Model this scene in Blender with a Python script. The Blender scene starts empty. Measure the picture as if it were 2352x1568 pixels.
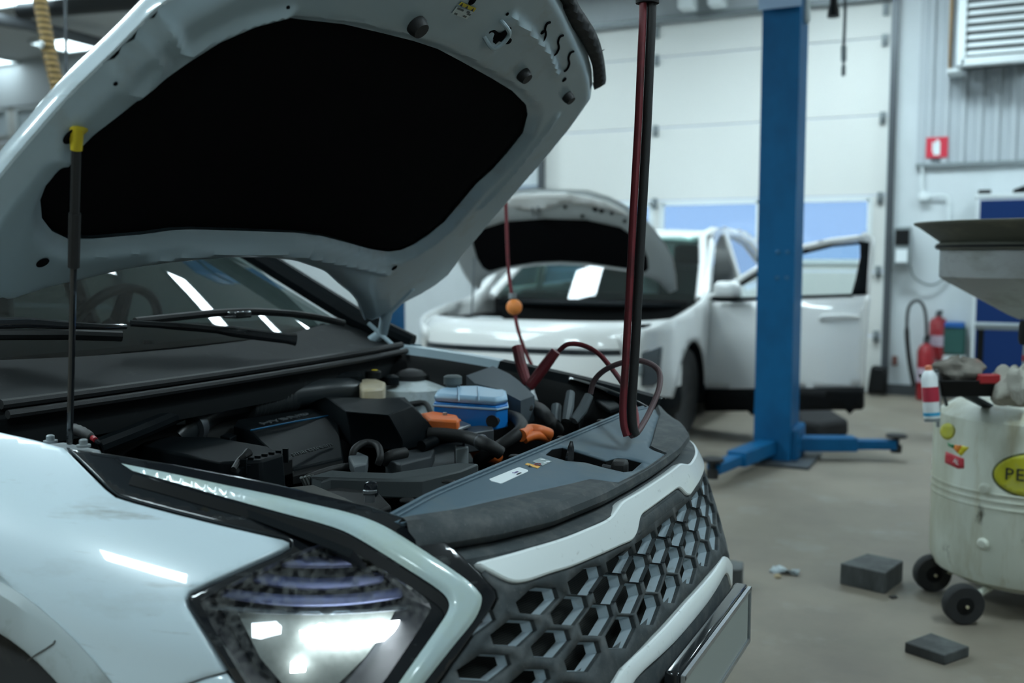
import bpy, math, random
import numpy as np
from mathutils import Vector, Matrix
from mathutils.geometry import delaunay_2d_cdt
random.seed(7)
SC = bpy.context.scene
COL = SC.collection
# ---------------------------------------------------------------- camera
FPX = 2287.0
YAW = math.radians(25.8)
PITCH = math.atan((784 - 590) / FPX)
CAM = np.array([.535, -1.96, 1.31])
F0 = np.array([-math.sin(YAW), math.cos(YAW), 0.]); RT = np.array([math.cos(YAW), math.sin(YAW), 0.]); U0 = np.array([0, 0, 1.])
FW = F0 * math.cos(PITCH) - U0 * math.sin(PITCH); UP = U0 * math.cos(PITCH) + F0 * math.sin(PITCH)
cd = bpy.data.cameras.new('camera'); cam = bpy.data.objects.new('camera', cd); COL.objects.link(cam)
cd.sensor_width = 36; cd.lens = 36 * FPX / 2352; cd.clip_start = .05; cd.clip_end = 200
cam.matrix_world = Matrix(((RT[0], UP[0], -FW[0], CAM[0]), (RT[1], UP[1], -FW[1], CAM[1]), (RT[2], UP[2], -FW[2], CAM[2]), (0, 0, 0, 1)))
cd.dof.use_dof = True; cd.dof.focus_distance = 2.05; cd.dof.aperture_fstop = 2.6
SC.camera = cam
# ---------------------------------------------------------------- world, exposure
w = bpy.data.worlds.new('daylight'); SC.world = w; w.use_nodes = True
w.node_tree.nodes['Background'].inputs[0].default_value = (.52, .70, .95, 1)
w.node_tree.nodes['Background'].inputs[1].default_value = 0.72
SC.view_settings.view_transform = 'Standard'; SC.view_settings.look = 'None'
SC.view_settings.exposure = 0.6; SC.view_settings.gamma = 1.0; SC.view_settings.use_curve_mapping = False
SC.cycles.use_denoising = True
SC.cycles.max_bounces = 8; SC.cycles.transparent_max_bounces = 12
SC.cycles.sample_clamp_indirect = 6
LAMP_COL = (.74, .93, 1.0); LAMP_POWER = 30.0
CEIL = 4.15; WALL_Y = 8.15
# lamp panels on the ceiling: centre x, y, size x, size y
LAMPS = [(-3.03, 3.98, .62, .24), (-3.70, 6.55, .5, .42), (-2.2, -3.4, 1.6, .5), (-10.6, 7.6, .7, .6), (-12.6, 7.8, .7, .6), (-9.2, 5.6, 1.2, .5),
         (-2.95, 5.2, .7, .16), (-6.2, 6.2, 1.2, .5), (-.6, 6.3, 1.4, .5), (2.6, 5.6, 1.4, .5),  # past the narrow mirrored one, unseen panels put in to light the room
         (-6.0, -3.0, 1.4, .5), (-6.4, 1.6, 1.2, .5), (2.8, -4.2, 1.4, .5), (2.0, .9, .5, 1.4), (-4.7, .1, 1.4, .5), (-3.35, 2.72, .8, .3)]  # unseen panels added for light, the last one read from the windscreen

# ---------------------------------------------------------------- helpers
def ray(px, py): return FW + RT * ((px - 1176) / FPX) - UP * ((py - 784) / FPX)
def P(px, py, x=None, y=None, z=None, d=None):
    """the point of the place that a spot of the photograph shows, on a plane of known x, y or z or at depth d"""
    r = ray(px, py)
    if x is not None: t = (x - CAM[0]) / r[0]
    elif y is not None: t = (y - CAM[1]) / r[1]
    elif z is not None: t = (z - CAM[2]) / r[2]
    else: t = d
    return Vector(CAM + r * t)
def PP(px, py, p0, n):
    r = ray(px, py); n = np.array(n); t = ((np.array(p0) - CAM) @ n) / (r @ n)
    return CAM + r * t
def sm(a, b, x):
    t = np.clip((np.asarray(x, float) - a) / (b - a), 0, 1); return t * t * (3 - 2 * t)
def link(o, parent=None):
    COL.objects.link(o)
    if parent is not None:
        o.parent = parent; o.matrix_parent_inverse = WM[parent.name].inverted()
    WM[o.name] = o.matrix_basis.copy() if parent is None else o.matrix_basis.copy()
    return o
WM = {}
def tag(o, label=None, cat=None, group=None, kind=None):
    if label: o['label'] = label
    if cat: o['category'] = cat
    if group: o['group'] = group
    if kind: o['kind'] = kind
    return o
def empty(name, loc, label=None, cat=None, group=None):
    o = bpy.data.objects.new(name, None); o.location = loc; o.empty_display_size = .05
    COL.objects.link(o); WM[o.name] = Matrix.Translation(Vector(loc))
    return tag(o, label, cat, group)
def meshobj(name, v, f, mats, parent=None, smooth=True, ang=35, fm=None, bevel=0, solid=0, soff=-1, sub=0):
    me = bpy.data.meshes.new(name); me.from_pydata([tuple(p) for p in v], [], f); me.update()
    mats = mats if isinstance(mats, (list, tuple)) else [mats]
    for m in mats: me.materials.append(m)
    if fm is not None: me.polygons.foreach_set('material_index', fm)
    me.polygons.foreach_set('use_smooth', [bool(smooth)] * len(me.polygons))
    if smooth and ang: me.set_sharp_from_angle(angle=math.radians(ang))
    o = bpy.data.objects.new(name, me); link(o, parent)
    if solid:
        s = o.modifiers.new('thick', 'SOLIDIFY'); s.thickness = solid; s.offset = soff
    if bevel:
        b = o.modifiers.new('bevel', 'BEVEL'); b.width = bevel; b.segments = 2; b.limit_method = 'ANGLE'; b.angle_limit = math.radians(40)
    if sub:
        s = o.modifiers.new('sub', 'SUBSURF'); s.levels = sub; s.render_levels = sub
    return o
class MB:
    def __init__(s): s.v = []; s.f = []; s.m = []; s.k = 0
    def mat(s, k): s.k = k; return s
    def face(s, idx): s.f.append(tuple(idx)); s.m.append(s.k)
    def poly(s, pts):
        b = len(s.v); s.v += [Vector(p) for p in pts]; s.face(range(b, b + len(pts))); return s
    def rings(s, rings, closed=True, cap0=True, cap1=True, loop=False):
        b = len(s.v); n = len(rings[0])
        for r in rings: s.v += [Vector(p) for p in r]
        m = len(rings)
        for i in range(m if loop else m - 1):
            j = (i + 1) % m
            for k in range(n if closed else n - 1):
                l = (k + 1) % n
                s.face((b + i * n + k, b + i * n + l, b + j * n + l, b + j * n + k))
        if closed and not loop:
            if cap0: s.face(tuple(reversed(range(b, b + n))))
            if cap1: s.face(tuple(range(b + (m - 1) * n, b + m * n)))
        return s
    def box(s, c, size, rot=None):
        c = Vector(c); hx, hy, hz = [q / 2 for q in size]
        R = rot if rot is not None else Matrix.Identity(3)
        def q(x, y, z): return c + R @ Vector((x, y, z))
        return s.rings([[q(-hx, -hy, -hz), q(hx, -hy, -hz), q(hx, hy, -hz), q(-hx, hy, -hz)], [q(-hx, -hy, hz), q(hx, -hy, hz), q(hx, hy, hz), q(-hx, hy, hz)]])
    def tube(s, path, r, seg=10, cap=True, flat=1.0, side=None):
        path = [Vector(p) for p in path]; n = len(path); rr = r if isinstance(r, (list, tuple)) else [r] * n
        T = [(path[min(i + 1, n - 1)] - path[max(i - 1, 0)]).normalized() for i in range(n)]
        ref = Vector(side) if side is not None else (Vector((0, 0, 1)) if abs(T[0].z) < .9 else Vector((1, 0, 0)))
        rings = []; prev = None
        for i in range(n):
            a = ref if prev is None else prev
            a = (a - T[i] * a.dot(T[i])).normalized(); prev = a; b = T[i].cross(a)
            rings.append([path[i] + a * (rr[i] * math.cos(2 * math.pi * k / seg)) + b * (rr[i] * flat * math.sin(2 * math.pi * k / seg)) for k in range(seg)])
        return s.rings(rings, cap0=cap, cap1=cap)
    def lathe(s, prof, c=(0, 0, 0), axis=(0, 0, 1), seg=24):
        c = Vector(c); q = Vector((0, 0, 1)).rotation_difference(Vector(axis).normalized())
        return s.rings([[c + q @ Vector((r * math.cos(2 * math.pi * k / seg), r * math.sin(2 * math.pi * k / seg), z)) for k in range(seg)] for r, z in prof])
    def prism(s, top, down):
        top = [Vector(p) for p in top]; d = Vector(down)
        return s.rings([[p + d for p in top], top])
    def strip(s, a, b, closed=False): return s.rings([a, b], closed=closed, cap0=False, cap1=False)
    def build(s, name, mats, parent=None, **kw): return meshobj(name, s.v, s.f, mats, parent, fm=s.m, **kw)
def cr(pts, closed=False, sub=5):
    """smooth line through points (Catmull-Rom)"""
    p = [np.array(q, float) for q in pts]; n = len(p); out = []
    for i in range(n if closed else n - 1):
        if closed: a, b, c, d = p[i - 1], p[i], p[(i + 1) % n], p[(i + 2) % n]
        else: a, b, c, d = p[max(i - 1, 0)], p[i], p[i + 1], p[min(i + 2, n - 1)]
        for k in range(sub):
            t = k / sub
            out.append(.5 * ((2 * b) + (c - a) * t + (2 * a - 5 * b + 4 * c - d) * t * t + (3 * b - a - 3 * c + d) * t ** 3))
    if not closed: out.append(p[-1])
    return out
def resample(poly, step):
    out = []; n = len(poly)
    for i in range(n):
        a, b = np.array(poly[i], float), np.array(poly[(i + 1) % n], float)
        k = max(1, int(np.linalg.norm(b - a) / step + .5))
        out += [a + (b - a) * j / k for j in range(k)]
    return np.array(out)
def inside(pts, poly):
    x, y = pts[:, 0], pts[:, 1]; r = np.zeros(len(pts), bool); n = len(poly)
    for i in range(n):
        x0, y0 = poly[i]; x1, y1 = poly[(i + 1) % n]
        if y0 == y1: continue
        c = ((y0 > y) != (y1 > y)) & (x < (x1 - x0) * (y - y0) / (y1 - y0) + x0); r ^= c
    return r
def dist(pts, poly, closed=True):
    d = np.full(len(pts), 1e9); n = len(poly)
    for i in range(n if closed else n - 1):
        a = np.array(poly[i], float); b = np.array(poly[(i + 1) % n], float); ab = b - a; L = ab @ ab
        t = np.clip(((pts - a) @ ab) / L, 0, 1) if L > 0 else np.zeros(len(pts))
        d = np.minimum(d, np.linalg.norm(pts - a - t[:, None] * ab, axis=1))
    return d
def fill(outline, step, holes=()):
    """triangulated sheet inside a 2D outline; returns points and triangles"""
    out = resample(outline, step); hs = [resample(h, step) for h in holes]
    lo, hi = out.min(0), out.max(0)
    gx = np.arange(lo[0] + step * .5, hi[0], step); gy = np.arange(lo[1] + step * .5, hi[1], step)
    g = np.array([(a + (step * .5 if j % 2 else 0), b) for j, b in enumerate(gy) for a in gx]) if len(gx) and len(gy) else np.zeros((0, 2))
    if len(g):
        k = inside(g, out) & (dist(g, out) > step * .45)
        for h in hs: k &= ~inside(g, h) & (dist(g, h) > step * .45)
        g = g[k]
    pts = []; edges = []
    for ring in [out] + hs:
        b = len(pts); n = len(ring); pts += [Vector(q) for q in ring]; edges += [(b + i, b + (i + 1) % n) for i in range(n)]
    pts += [Vector(q) for q in g]
    r = delaunay_2d_cdt(pts, edges, [], 0, 1e-7)
    V2 = np.array([tuple(q) for q in r[0]]); tr = [tuple(t) for t in r[2]]
    cen = np.array([V2[list(t)].mean(0) for t in tr]); k = inside(cen, out)
    for h in hs: k &= ~inside(cen, h)
    return V2, [t for t, q in zip(tr, k) if q], out, hs
def patch(name, outline, surf, mat, parent, step, holes=(), height=None, flip=False, **kw):
    """surf(points2d, height) -> points3d"""
    V2, tr, out, hs = fill(outline, step, holes)
    h = height(V2, dist(V2, out), [dist(V2, q) for q in hs]) if height else np.zeros(len(V2))
    v = surf(V2, h)
    if flip: tr = [t[::-1] for t in tr]
    return meshobj(name, v, tr, mat, parent, **kw)
def insets(poly, step, sm_=0):
    so = resample(poly, step)
    for _ in range(sm_): so = (np.roll(so, 1, 0) + 2 * so + np.roll(so, -1, 0)) / 4
    tg = np.roll(so, -1, 0) - np.roll(so, 1, 0); tg /= np.linalg.norm(tg, axis=1, keepdims=True) + 1e-12; nin = np.stack([-tg[:, 1], tg[:, 0]], 1)
    ar = np.sum(so[:, 0] * np.roll(so[:, 1], -1) - np.roll(so[:, 0], -1) * so[:, 1])
    return so, (nin if ar > 0 else -nin)
def slab(name, outline, surf, mat, parent, step, rows, holes=(), sm_=0, ang=50, flip=False, crown=None):
    """a panel with a turned edge: rows of (inset, height) from the back of the edge to its face, then the face itself"""
    so, nin = insets(outline, step, sm_); b = MB()
    def row(i, h): return [Vector(q) for q in surf(so + nin * i, np.full(len(so), h))]
    b.rings([row(i, h) for i, h in rows], cap0=False, cap1=False); i1, h1 = rows[-1]
    V2, tr, out, hs_ = fill([tuple(q) for q in so + nin * i1], step, holes)
    hh = np.full(len(V2), h1)
    if crown: hh = hh + crown(V2, dist(V2, out))
    for h in hs_:
        hp = np.asarray(h); b.rings([[Vector(q) for q in surf(hp, np.full(len(hp), h1))], [Vector(q) for q in surf(hp, np.full(len(hp), rows[0][1]))]], cap0=False, cap1=False)
    nb = len(b.v); b.v += [Vector(q) for q in surf(V2, hh)]; b.f += [tuple(q + nb for q in t) for t in tr]; b.m += [0] * len(tr)
    o = b.build(name, mat, parent, smooth=False)
    import bmesh
    bm = bmesh.new(); bm.from_mesh(o.data); bmesh.ops.remove_doubles(bm, verts=bm.verts, dist=1e-6); bmesh.ops.recalc_face_normals(bm, faces=bm.faces)
    v_ = np.array([q.co for q in bm.verts]); c_ = v_.mean(0)
    bm.to_mesh(o.data); bm.free()
    if flip: o.data.flip_normals()
    o.data.polygons.foreach_set('use_smooth', [True] * len(o.data.polygons)); o.data.set_sharp_from_angle(angle=math.radians(ang))
    return o
def mirror_y(o, name, parent, mats=None):
    """the same part on the other flank of the car"""
    me = o.data; v = [(p.co.x, -p.co.y, p.co.z) for p in me.vertices]; f = [tuple(reversed(p.vertices)) for p in me.polygons]
    n = meshobj(name, v, f, list(me.materials), parent, fm=[p.material_index for p in me.polygons])
    for m in o.modifiers:
        if m.type == 'SOLIDIFY':
            s = n.modifiers.new('thick', 'SOLIDIFY'); s.thickness = m.thickness; s.offset = m.offset
    return n
def text(name, body, size, mat, parent, loc, xdir, ydir, extrude=.0005, align='CENTER', xs=1.0):
    cu = bpy.data.curves.new(name, 'FONT'); cu.body = body; cu.size = size; cu.extrude = extrude; cu.align_x = align; cu.align_y = 'CENTER'
    cu.resolution_u = 2
    tmp = bpy.data.objects.new(name, cu); COL.objects.link(tmp)
    dg = bpy.context.evaluated_depsgraph_get(); me = bpy.data.meshes.new_from_object(tmp.evaluated_get(dg))
    bpy.data.objects.remove(tmp); bpy.data.curves.remove(cu)
    x = Vector(xdir).normalized(); y = Vector(ydir); y = (y - x * y.dot(x)).normalized(); z = x.cross(y)
    Mx = Matrix((x, y, z)).transposed()
    v = [Vector(loc) + Mx @ Vector((p.co.x * xs, p.co.y, p.co.z)) for p in me.vertices]; f = [tuple(p.vertices) for p in me.polygons]
    bpy.data.meshes.remove(me)
    return meshobj(name, v, f, mat, parent, smooth=False)
# ---------------------------------------------------------------- materials
def mat(name, col, rough=.5, metal=0., coat=0., spots=(), bump=None, emit=None, spec=None, alpha=None, trans=0):
    """spots: (colour, scale, low, high, stretch) layers of noise-shaped wear; bump: (scale, strength)"""
    m = bpy.data.materials.new(name); m.use_nodes = True; nt = m.node_tree; b = nt.nodes['Principled BSDF']
    b.inputs['Base Color'].default_value = (*col, 1); b.inputs['Roughness'].default_value = rough; b.inputs['Metallic'].default_value = metal
    b.inputs['Coat Weight'].default_value = coat; b.inputs['Coat Roughness'].default_value = .04
    if spec is not None: b.inputs['Specular IOR Level'].default_value = spec
    if trans: b.inputs['Transmission Weight'].default_value = trans
    tc = nt.nodes.new('ShaderNodeTexCoord'); last = None
    for c2, sc, lo, hi, st in spots:
        mp = nt.nodes.new('ShaderNodeMapping'); mp.inputs['Scale'].default_value = st; nt.links.new(tc.outputs['Object'], mp.inputs[0])
        n = nt.nodes.new('ShaderNodeTexNoise'); n.inputs['Scale'].default_value = sc; n.inputs['Detail'].default_value = 6; n.inputs['Roughness'].default_value = .65
        nt.links.new(mp.outputs[0], n.inputs['Vector'])
        r = nt.nodes.new('ShaderNodeMapRange'); r.inputs[1].default_value = lo; r.inputs[2].default_value = hi; r.clamp = True; nt.links.new(n.outputs[0], r.inputs[0])
        mx = nt.nodes.new('ShaderNodeMix'); mx.data_type = 'RGBA'; nt.links.new(r.outputs[0], mx.inputs[0])
        if last is None: mx.inputs[6].default_value = (*col, 1)
        else: nt.links.new(last, mx.inputs[6])
        mx.inputs[7].default_value = (*c2, 1); last = mx.outputs[2]
    if last is not None: nt.links.new(last, b.inputs['Base Color'])
    if bump:
        n = nt.nodes.new('ShaderNodeTexNoise'); n.inputs['Scale'].default_value = bump[0]; n.inputs['Detail'].default_value = 4; nt.links.new(tc.outputs['Object'], n.inputs['Vector'])
        bp = nt.nodes.new('ShaderNodeBump'); bp.inputs['Strength'].default_value = bump[1]; bp.inputs['Distance'].default_value = .002
        nt.links.new(n.outputs[0], bp.inputs['Height']); nt.links.new(bp.outputs[0], b.inputs['Normal'])
    if emit:
        b.inputs['Emission Color'].default_value = (*emit[0], 1); b.inputs['Emission Strength'].default_value = emit[1]
    return m
def glassmat(name, tint, rough=.02, dirt=0., ior=1.45, dirtcol=(.35, .36, .35)):
    """thin pane: see-through with a fresnel reflection and a little dust"""
    m = bpy.data.materials.new(name); m.use_nodes = True; nt = m.node_tree; nt.nodes.clear()
    o = nt.nodes.new('ShaderNodeOutputMaterial'); t = nt.nodes.new('ShaderNodeBsdfTransparent'); t.inputs[0].default_value = (*tint, 1)
    g = nt.nodes.new('ShaderNodeBsdfGlossy'); g.inputs['Roughness'].default_value = rough
    fr = nt.nodes.new('ShaderNodeFresnel'); fr.inputs[0].default_value = ior
    m1 = nt.nodes.new('ShaderNodeMixShader'); nt.links.new(fr.outputs[0], m1.inputs[0]); nt.links.new(t.outputs[0], m1.inputs[1]); nt.links.new(g.outputs[0], m1.inputs[2])
    last = m1.outputs[0]
    if dirt:
        d = nt.nodes.new('ShaderNodeBsdfDiffuse'); d.inputs[0].default_value = (*dirtcol, 1)
        n = nt.nodes.new('ShaderNodeTexNoise'); n.inputs['Scale'].default_value = 90; n.inputs['Detail'].default_value = 8
        tc = nt.nodes.new('ShaderNodeTexCoord'); nt.links.new(tc.outputs['Object'], n.inputs['Vector'])
        r = nt.nodes.new('ShaderNodeMapRange'); r.inputs[1].default_value = .4; r.inputs[2].default_value = .75; r.inputs[4].default_value = dirt; nt.links.new(n.outputs[0], r.inputs[0])
        m2 = nt.nodes.new('ShaderNodeMixShader'); nt.links.new(r.outputs[0], m2.inputs[0]); nt.links.new(last, m2.inputs[1]); nt.links.new(d.outputs[0], m2.inputs[2]); last = m2.outputs[0]
    nt.links.new(last, o.inputs[0]); return m
I3 = (1, 1, 1)
m_paint = mat('white_car_paint', (.66, .78, .84), .28, coat=1, spots=[((.46, .51, .51), 2.6, .55, .85, (1, 1, 4)), ((.30, .32, .30), 7, .62, .80, (.5, .5, 7)), ((.26, .27, .25), 26, .70, .84, (.4, .4, 3))])
m_paint2 = mat('pearl_white_car_paint', (.90, .90, .88), .3, coat=1)
m_clad = mat('dirty_white_cladding', (.42, .48, .49), .5, spots=[((.20, .20, .17), 9, .5, .8, I3)])
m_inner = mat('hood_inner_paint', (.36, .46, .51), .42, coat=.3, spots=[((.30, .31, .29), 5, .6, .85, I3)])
m_pad = mat('black_felt', (.006, .006, .007), 1, spec=.05, bump=(400, .3))
m_blk = mat('black_plastic', (.004, .006, .0075), .55, spots=[((.009, .012, .013), 8, .5, .8, I3)], bump=(900, .15), spec=.1)
m_blk2 = mat('deep_black_plastic', (.004, .0045, .005), .6, spec=.25)
m_gloss = mat('gloss_black', (.012, .014, .017), .12, coat=.6, spots=[((.12, .13, .13), 18, .60, .85, (.6, .6, 2))])
m_rub = mat('black_rubber', (.010, .0105, .011), .62, bump=(300, .2))
m_dust = mat('dusty_grey_plastic', (.040, .050, .055), .75, spots=[((.095, .10, .10), 22, .45, .75, I3), ((.17, .17, .16), 120, .62, .80, I3)], bump=(500, .25))
m_cover = mat('grey_radiator_cover', (.078, .122, .155), .62, spots=[((.125, .15, .155), 7, .5, .8, I3)], bump=(900, .1))
m_silver = mat('satin_silver', (.56, .66, .72), .38, metal=.25, spots=[((.30, .31, .30), 30, .55, .85, I3)])
m_trim = mat('pale_silver_trim', (.86, .92, .92), .3, metal=.0, coat=.5, spots=[((.38, .40, .38), 60, .62, .82, I3)])
m_steel = mat('steel', (.45, .48, .5), .35, metal=.9)
m_dsteel = mat('dark_steel', (.09, .10, .11), .45, metal=.5)
m_drl = mat('frosted_lamp_strip', (.50, .62, .63), .25, coat=.8, spots=[((.50, .60, .52), 6, .45, .7, I3)])
m_yel = mat('yellow_plastic', (.55, .42, .01), .5)
m_ora = mat('orange_plastic', (.75, .16, .03), .5, spots=[((.45, .14, .06), 9, .5, .8, I3)])
m_red = mat('red_rubber', (.16, .018, .025), .55, spots=[((.06, .012, .014), 14, .5, .75, I3)])
m_redp = mat('red_paint', (.30, .012, .02), .35, coat=.4)
m_blue = mat('blue_enamel', (.001, .10, .25), .5, spec=.25, spots=[((.001, .06, .16), 2.2, .45, .75, (1, 1, .6))])
m_blue2 = mat('cabinet_blue', (.001, .022, .11), .6, spec=.25)
m_white = mat('white_sheet', (.74, .79, .80), .55)
m_glass = glassmat('windscreen', (.30, .36, .35), .015, .05)
m_lens = glassmat('lamp_lens', (.9, .95, .98), .03, .30)
m_pane = glassmat('door_pane', (.80, .90, 1.0), .05, .12, dirtcol=(.5, .62, .75))
m_tyre = mat('tyre', (.02, .021, .022), .8, spots=[((.06, .058, .05), 12, .5, .8, I3)])
m_print = mat('black_print', (.02, .02, .022), .6)
m_lab = mat('white_label', (.78, .83, .85), .4)
m_grey = mat('grey_metal', (.24, .27, .28), .5, metal=.3)
# ================================================================ the room
X0, X1, Y0 = -15.0, 6.0, -6.5
m_floor = mat('worn_concrete', (.215, .185, .145), .6, spots=[((.16, .135, .108), 1.1, .42, .68, I3), ((.26, .25, .22), 2.6, .55, .8, I3), ((.16, .10, .055), 1.4, .66, .80, (1.2, .5, 1)), ((.10, .095, .085), 18, .66, .85, I3)], bump=(60, .25))
m_wall = mat('painted_wall', (.62, .66, .68), .6, spots=[((.52, .57, .58), 1.5, .5, .8, (1, 1, .4))])
m_ceil = mat('ceiling_board', (.66, .68, .68), .8)
m_shutter = mat('door_panel_paint', (.72, .72, .69), .5)
def struct(name, mb, m, parent=None, **kw):
    o = mb.build(name, m, parent, **kw); 
    if parent is None: tag(o, kind='structure')
    return o
struct('floor', MB().box(((X0 + X1) / 2, (Y0 + WALL_Y) / 2, -.05), (X1 - X0, WALL_Y - Y0 + 1, .1)), m_floor)
struct('ceiling', MB().box(((X0 + X1) / 2, (Y0 + WALL_Y) / 2, CEIL + .05), (X1 - X0, WALL_Y - Y0 + 1, .1)), m_ceil)
m_wallf = mat('front_wall_paint', (.16, .17, .17), .7)
struct('wall_left', MB().box((X0 - .05, (Y0 + WALL_Y) / 2, CEIL / 2), (.1, WALL_Y - Y0 + 1, CEIL)), m_wall)
struct('wall_right', MB().box((X1 + .05, (Y0 + WALL_Y) / 2, CEIL / 2), (.1, WALL_Y - Y0 + 1, CEIL)), m_wallf)

struct('wall_front', MB().box(((X0 + X1) / 2, Y0 - .05, CEIL / 2), (X1 - X0, .1, CEIL)), m_wallf)
# back wall with the two shutter openings left out
DL, DR, DT = -3.98, -.42, 3.70
EL, ER = -13.6, -10.4
b = MB()
for xa, xb, za, zb in [(X0, EL, 0, CEIL), (EL, ER, 3.5, CEIL), (ER, DL, 0, CEIL), (DL, DR, DT, CEIL), (DR, X1, 0, CEIL)]:
    b.box(((xa + xb) / 2, WALL_Y + .1, (za + zb) / 2), (xb - xa, .2, zb - za))
wall = struct('wall_back', b, m_wall)
# ribbed sheet above the rail on the wall beside the shutter
rib = []
x = -.16
b = MB(); prof = []
while x < X1:
    for dx, dy in ((0, 0), (.06, 0), (.075, -.03), (.125, -.03)): prof.append((x + dx, WALL_Y - .012 + dy))
    x += .14
b.strip([(q[0], q[1], 2.17) for q in prof], [(q[0], q[1], CEIL) for q in prof])
o = b.build('trim_1', mat('ribbed_wall_sheet', (.46, .50, .53), .5), None, smooth=False); tag(o, kind='structure')
tag(MB().box(((X1 - .16) / 2, WALL_Y - .03, 2.155), (X1 + .16, .05, .035)).build('trim_2', m_grey), kind='structure')
tag(MB().box((-.02, WALL_Y - .02, .05), (.8, .03, .1)).build('baseboard_back', m_dsteel), kind='structure')
# ---- the sectional shutter
def shutter(name, xl, xr, zt_, seams, winrow, wins, m_pane=m_pane):
    e = empty(name, ((xl + xr) / 2, WALL_Y, 0)); tag(e, kind='structure')
    zs = [0] + seams + [zt_]
    for i in range(len(zs) - 1):
        za, zb = zs[i] + .005, zs[i + 1] - .005
        if i != winrow:
            MB().box(((xl + xr) / 2, WALL_Y + .06, (za + zb) / 2), (xr - xl, .05, zb - za)).build('panel', m_shutter, e, bevel=.006)
        else:
            b = MB(); edges = [xl] + [q for wn in wins for q in wn] + [xr]
            for k in range(0, len(edges), 2): b.box(((edges[k] + edges[k + 1]) / 2, WALL_Y + .06, (za + zb) / 2), (edges[k + 1] - edges[k], .05, zb - za))
            for (a, c) in wins:
                b.box(((a + c) / 2, WALL_Y + .06, za + .05), (c - a, .05, .10)); b.box(((a + c) / 2, WALL_Y + .06, zb - .02), (c - a, .05, .04))
            fr = b.build('window_panel', m_shutter, e)
            for (a, c) in wins:
                MB().box(((a + c) / 2, WALL_Y + .07, (za + .10 + zb - .04) / 2), (c - a, .012, zb - za - .14)).build('pane', m_pane, fr)
                g = MB()
                for q in (a, c): g.box((q, WALL_Y + .03, (za + zb) / 2 + .03), (.045, .03, zb - za - .10))
                for q in (za + .09, zb - .03): g.box(((a + c) / 2, WALL_Y + .03, q), (c - a, .03, .045))
                g.build('window_frame', m_white, fr)
    return e
sh = shutter('door_1', DL, DR, DT, [.55, 1.17, 1.90, 2.65, 3.37], 2, [(-3.78, -2.74), (-2.62, -1.62), (-1.47, -.56)])
for xx in (-2.70, DR - .05):
    for z in (.55, 1.17, 1.87, 2.62, 3.34, 3.62):
        MB().box((xx, WALL_Y + .02, z), (.055, .035, .11)).box((xx, WALL_Y - .01, z), (.03, .03, .05)).build('hinge', m_grey, sh, bevel=.006)
for xx in (DL, DR + .04):
    MB().box((xx, WALL_Y - .03, 2.0), (.05, .09, 4.0)).box((xx + .03, WALL_Y - .06, 2.0), (.015, .05, 4.0)).build('track', m_dsteel, sh)
MB().box(((DL + DR) / 2, WALL_Y - .04, DT + .03), (DR - DL + .2, .08, .05)).build('lintel_rail', m_grey, sh)
s2 = shutter('door_2', EL, ER, 3.5, [.6, 1.2, 1.8, 2.4, 3.0], 5, [(-13.4, -12.6), (-12.4, -11.6), (-11.4, -10.6)], mat('frosted_pane', (.66, .74, .78), .4))
MB().box((ER, WALL_Y - .03, 1.8), (.12, .09, 3.6)).build('track', m_grey, s2)
# pipes and white ducts above the shutter
for k, xx in enumerate((-2.3, -2.0)):
    tag(MB().box((xx, WALL_Y - .25, 3.95), (.16, .2, .4)).build('trim_%d' % (3 + k), m_white, bevel=.02), kind='structure')
tag(MB().box((-2.6, WALL_Y - .3, 4.1), (2.9, .35, .1)).build('trim_5', m_dsteel), kind='structure')
# pale pilaster and grey door to the left of the shutter
tag(MB().box((-4.55, WALL_Y - .06, 1.8), (.34, .12, 3.6)).build('trim_6', m_white, bevel=.01), kind='structure')
dd = MB().box((-4.18, WALL_Y - .02, 1.05), (.36, .04, 2.1)).build('door_3', mat('grey_door_leaf', (.26, .31, .37), .5)); tag(dd, kind='structure')
MB().lathe([(.02, 0), (.035, .02), (.03, .045), (0, .05)], (-4.1, WALL_Y - .04, 1.05), (0, -1, 0), 12).build('door_handle', m_steel, dd)
# ---- ceiling lamps
m_diff = mat('lamp_diffuser', (.9, .95, 1), .5, emit=(LAMP_COL, LAMP_POWER))
m_diff2 = mat('dimmed_lamp_diffuser', (.9, .95, 1), .5, emit=(LAMP_COL, LAMP_POWER * .10))  # dimmed so these lamps do not glare on the wall beside them
where = ['rectangular ceiling lamp panel mirrored in the windscreen of the nearer car', 'square ceiling lamp panel above the car with the open driver door', 'long ceiling lamp panel above the near front wheel', 'square ceiling lamp panel beside the yellow spiral hose', 'ceiling lamp panel at the edge of the picture by the far shutter', 'ceiling lamp panel cut by the top edge above the yellow hose', 'narrow ceiling lamp panel mirrored lowest in the windscreen of the nearer car', 'unseen ceiling lamp panel over the far lift post by the wall', 'unseen ceiling lamp panel above the open driver door', 'unseen ceiling lamp panel above the blue tool cabinet', 'unseen ceiling lamp panel behind the nearer car on its headlight side', 'unseen ceiling lamp panel above the tail of the nearer car', 'unseen ceiling lamp panel farthest out in front of the nearer car', 'added crosswise lamp panel before the grille, brightening trim and wing', 'added lamp panel above the roof of the nearer car, brightening the bonnet side', 'ceiling lamp panel between the two cars beside the far lift post']
for k, (x, y, sx, sy) in enumerate(LAMPS):
    lab = where[k]
    e = empty('ceiling_light', (x, y, CEIL), lab, 'lamp', 'ceiling lamp panels')
    b = MB()
    for sgn in (-1, 1):
        b.box((x + sgn * (sx / 2 + .015), y, CEIL - .03), (.03, sy + .06, .06)); b.box((x, y + sgn * (sy / 2 + .015), CEIL - .03), (sx, .03, .06))
    b.build('housing', m_white, e)
    MB().box((x, y, CEIL - .03), (sx, sy, .03)).build('diffuser', m_diff2 if k in (3, 4, 5) else m_diff, e)
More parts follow.
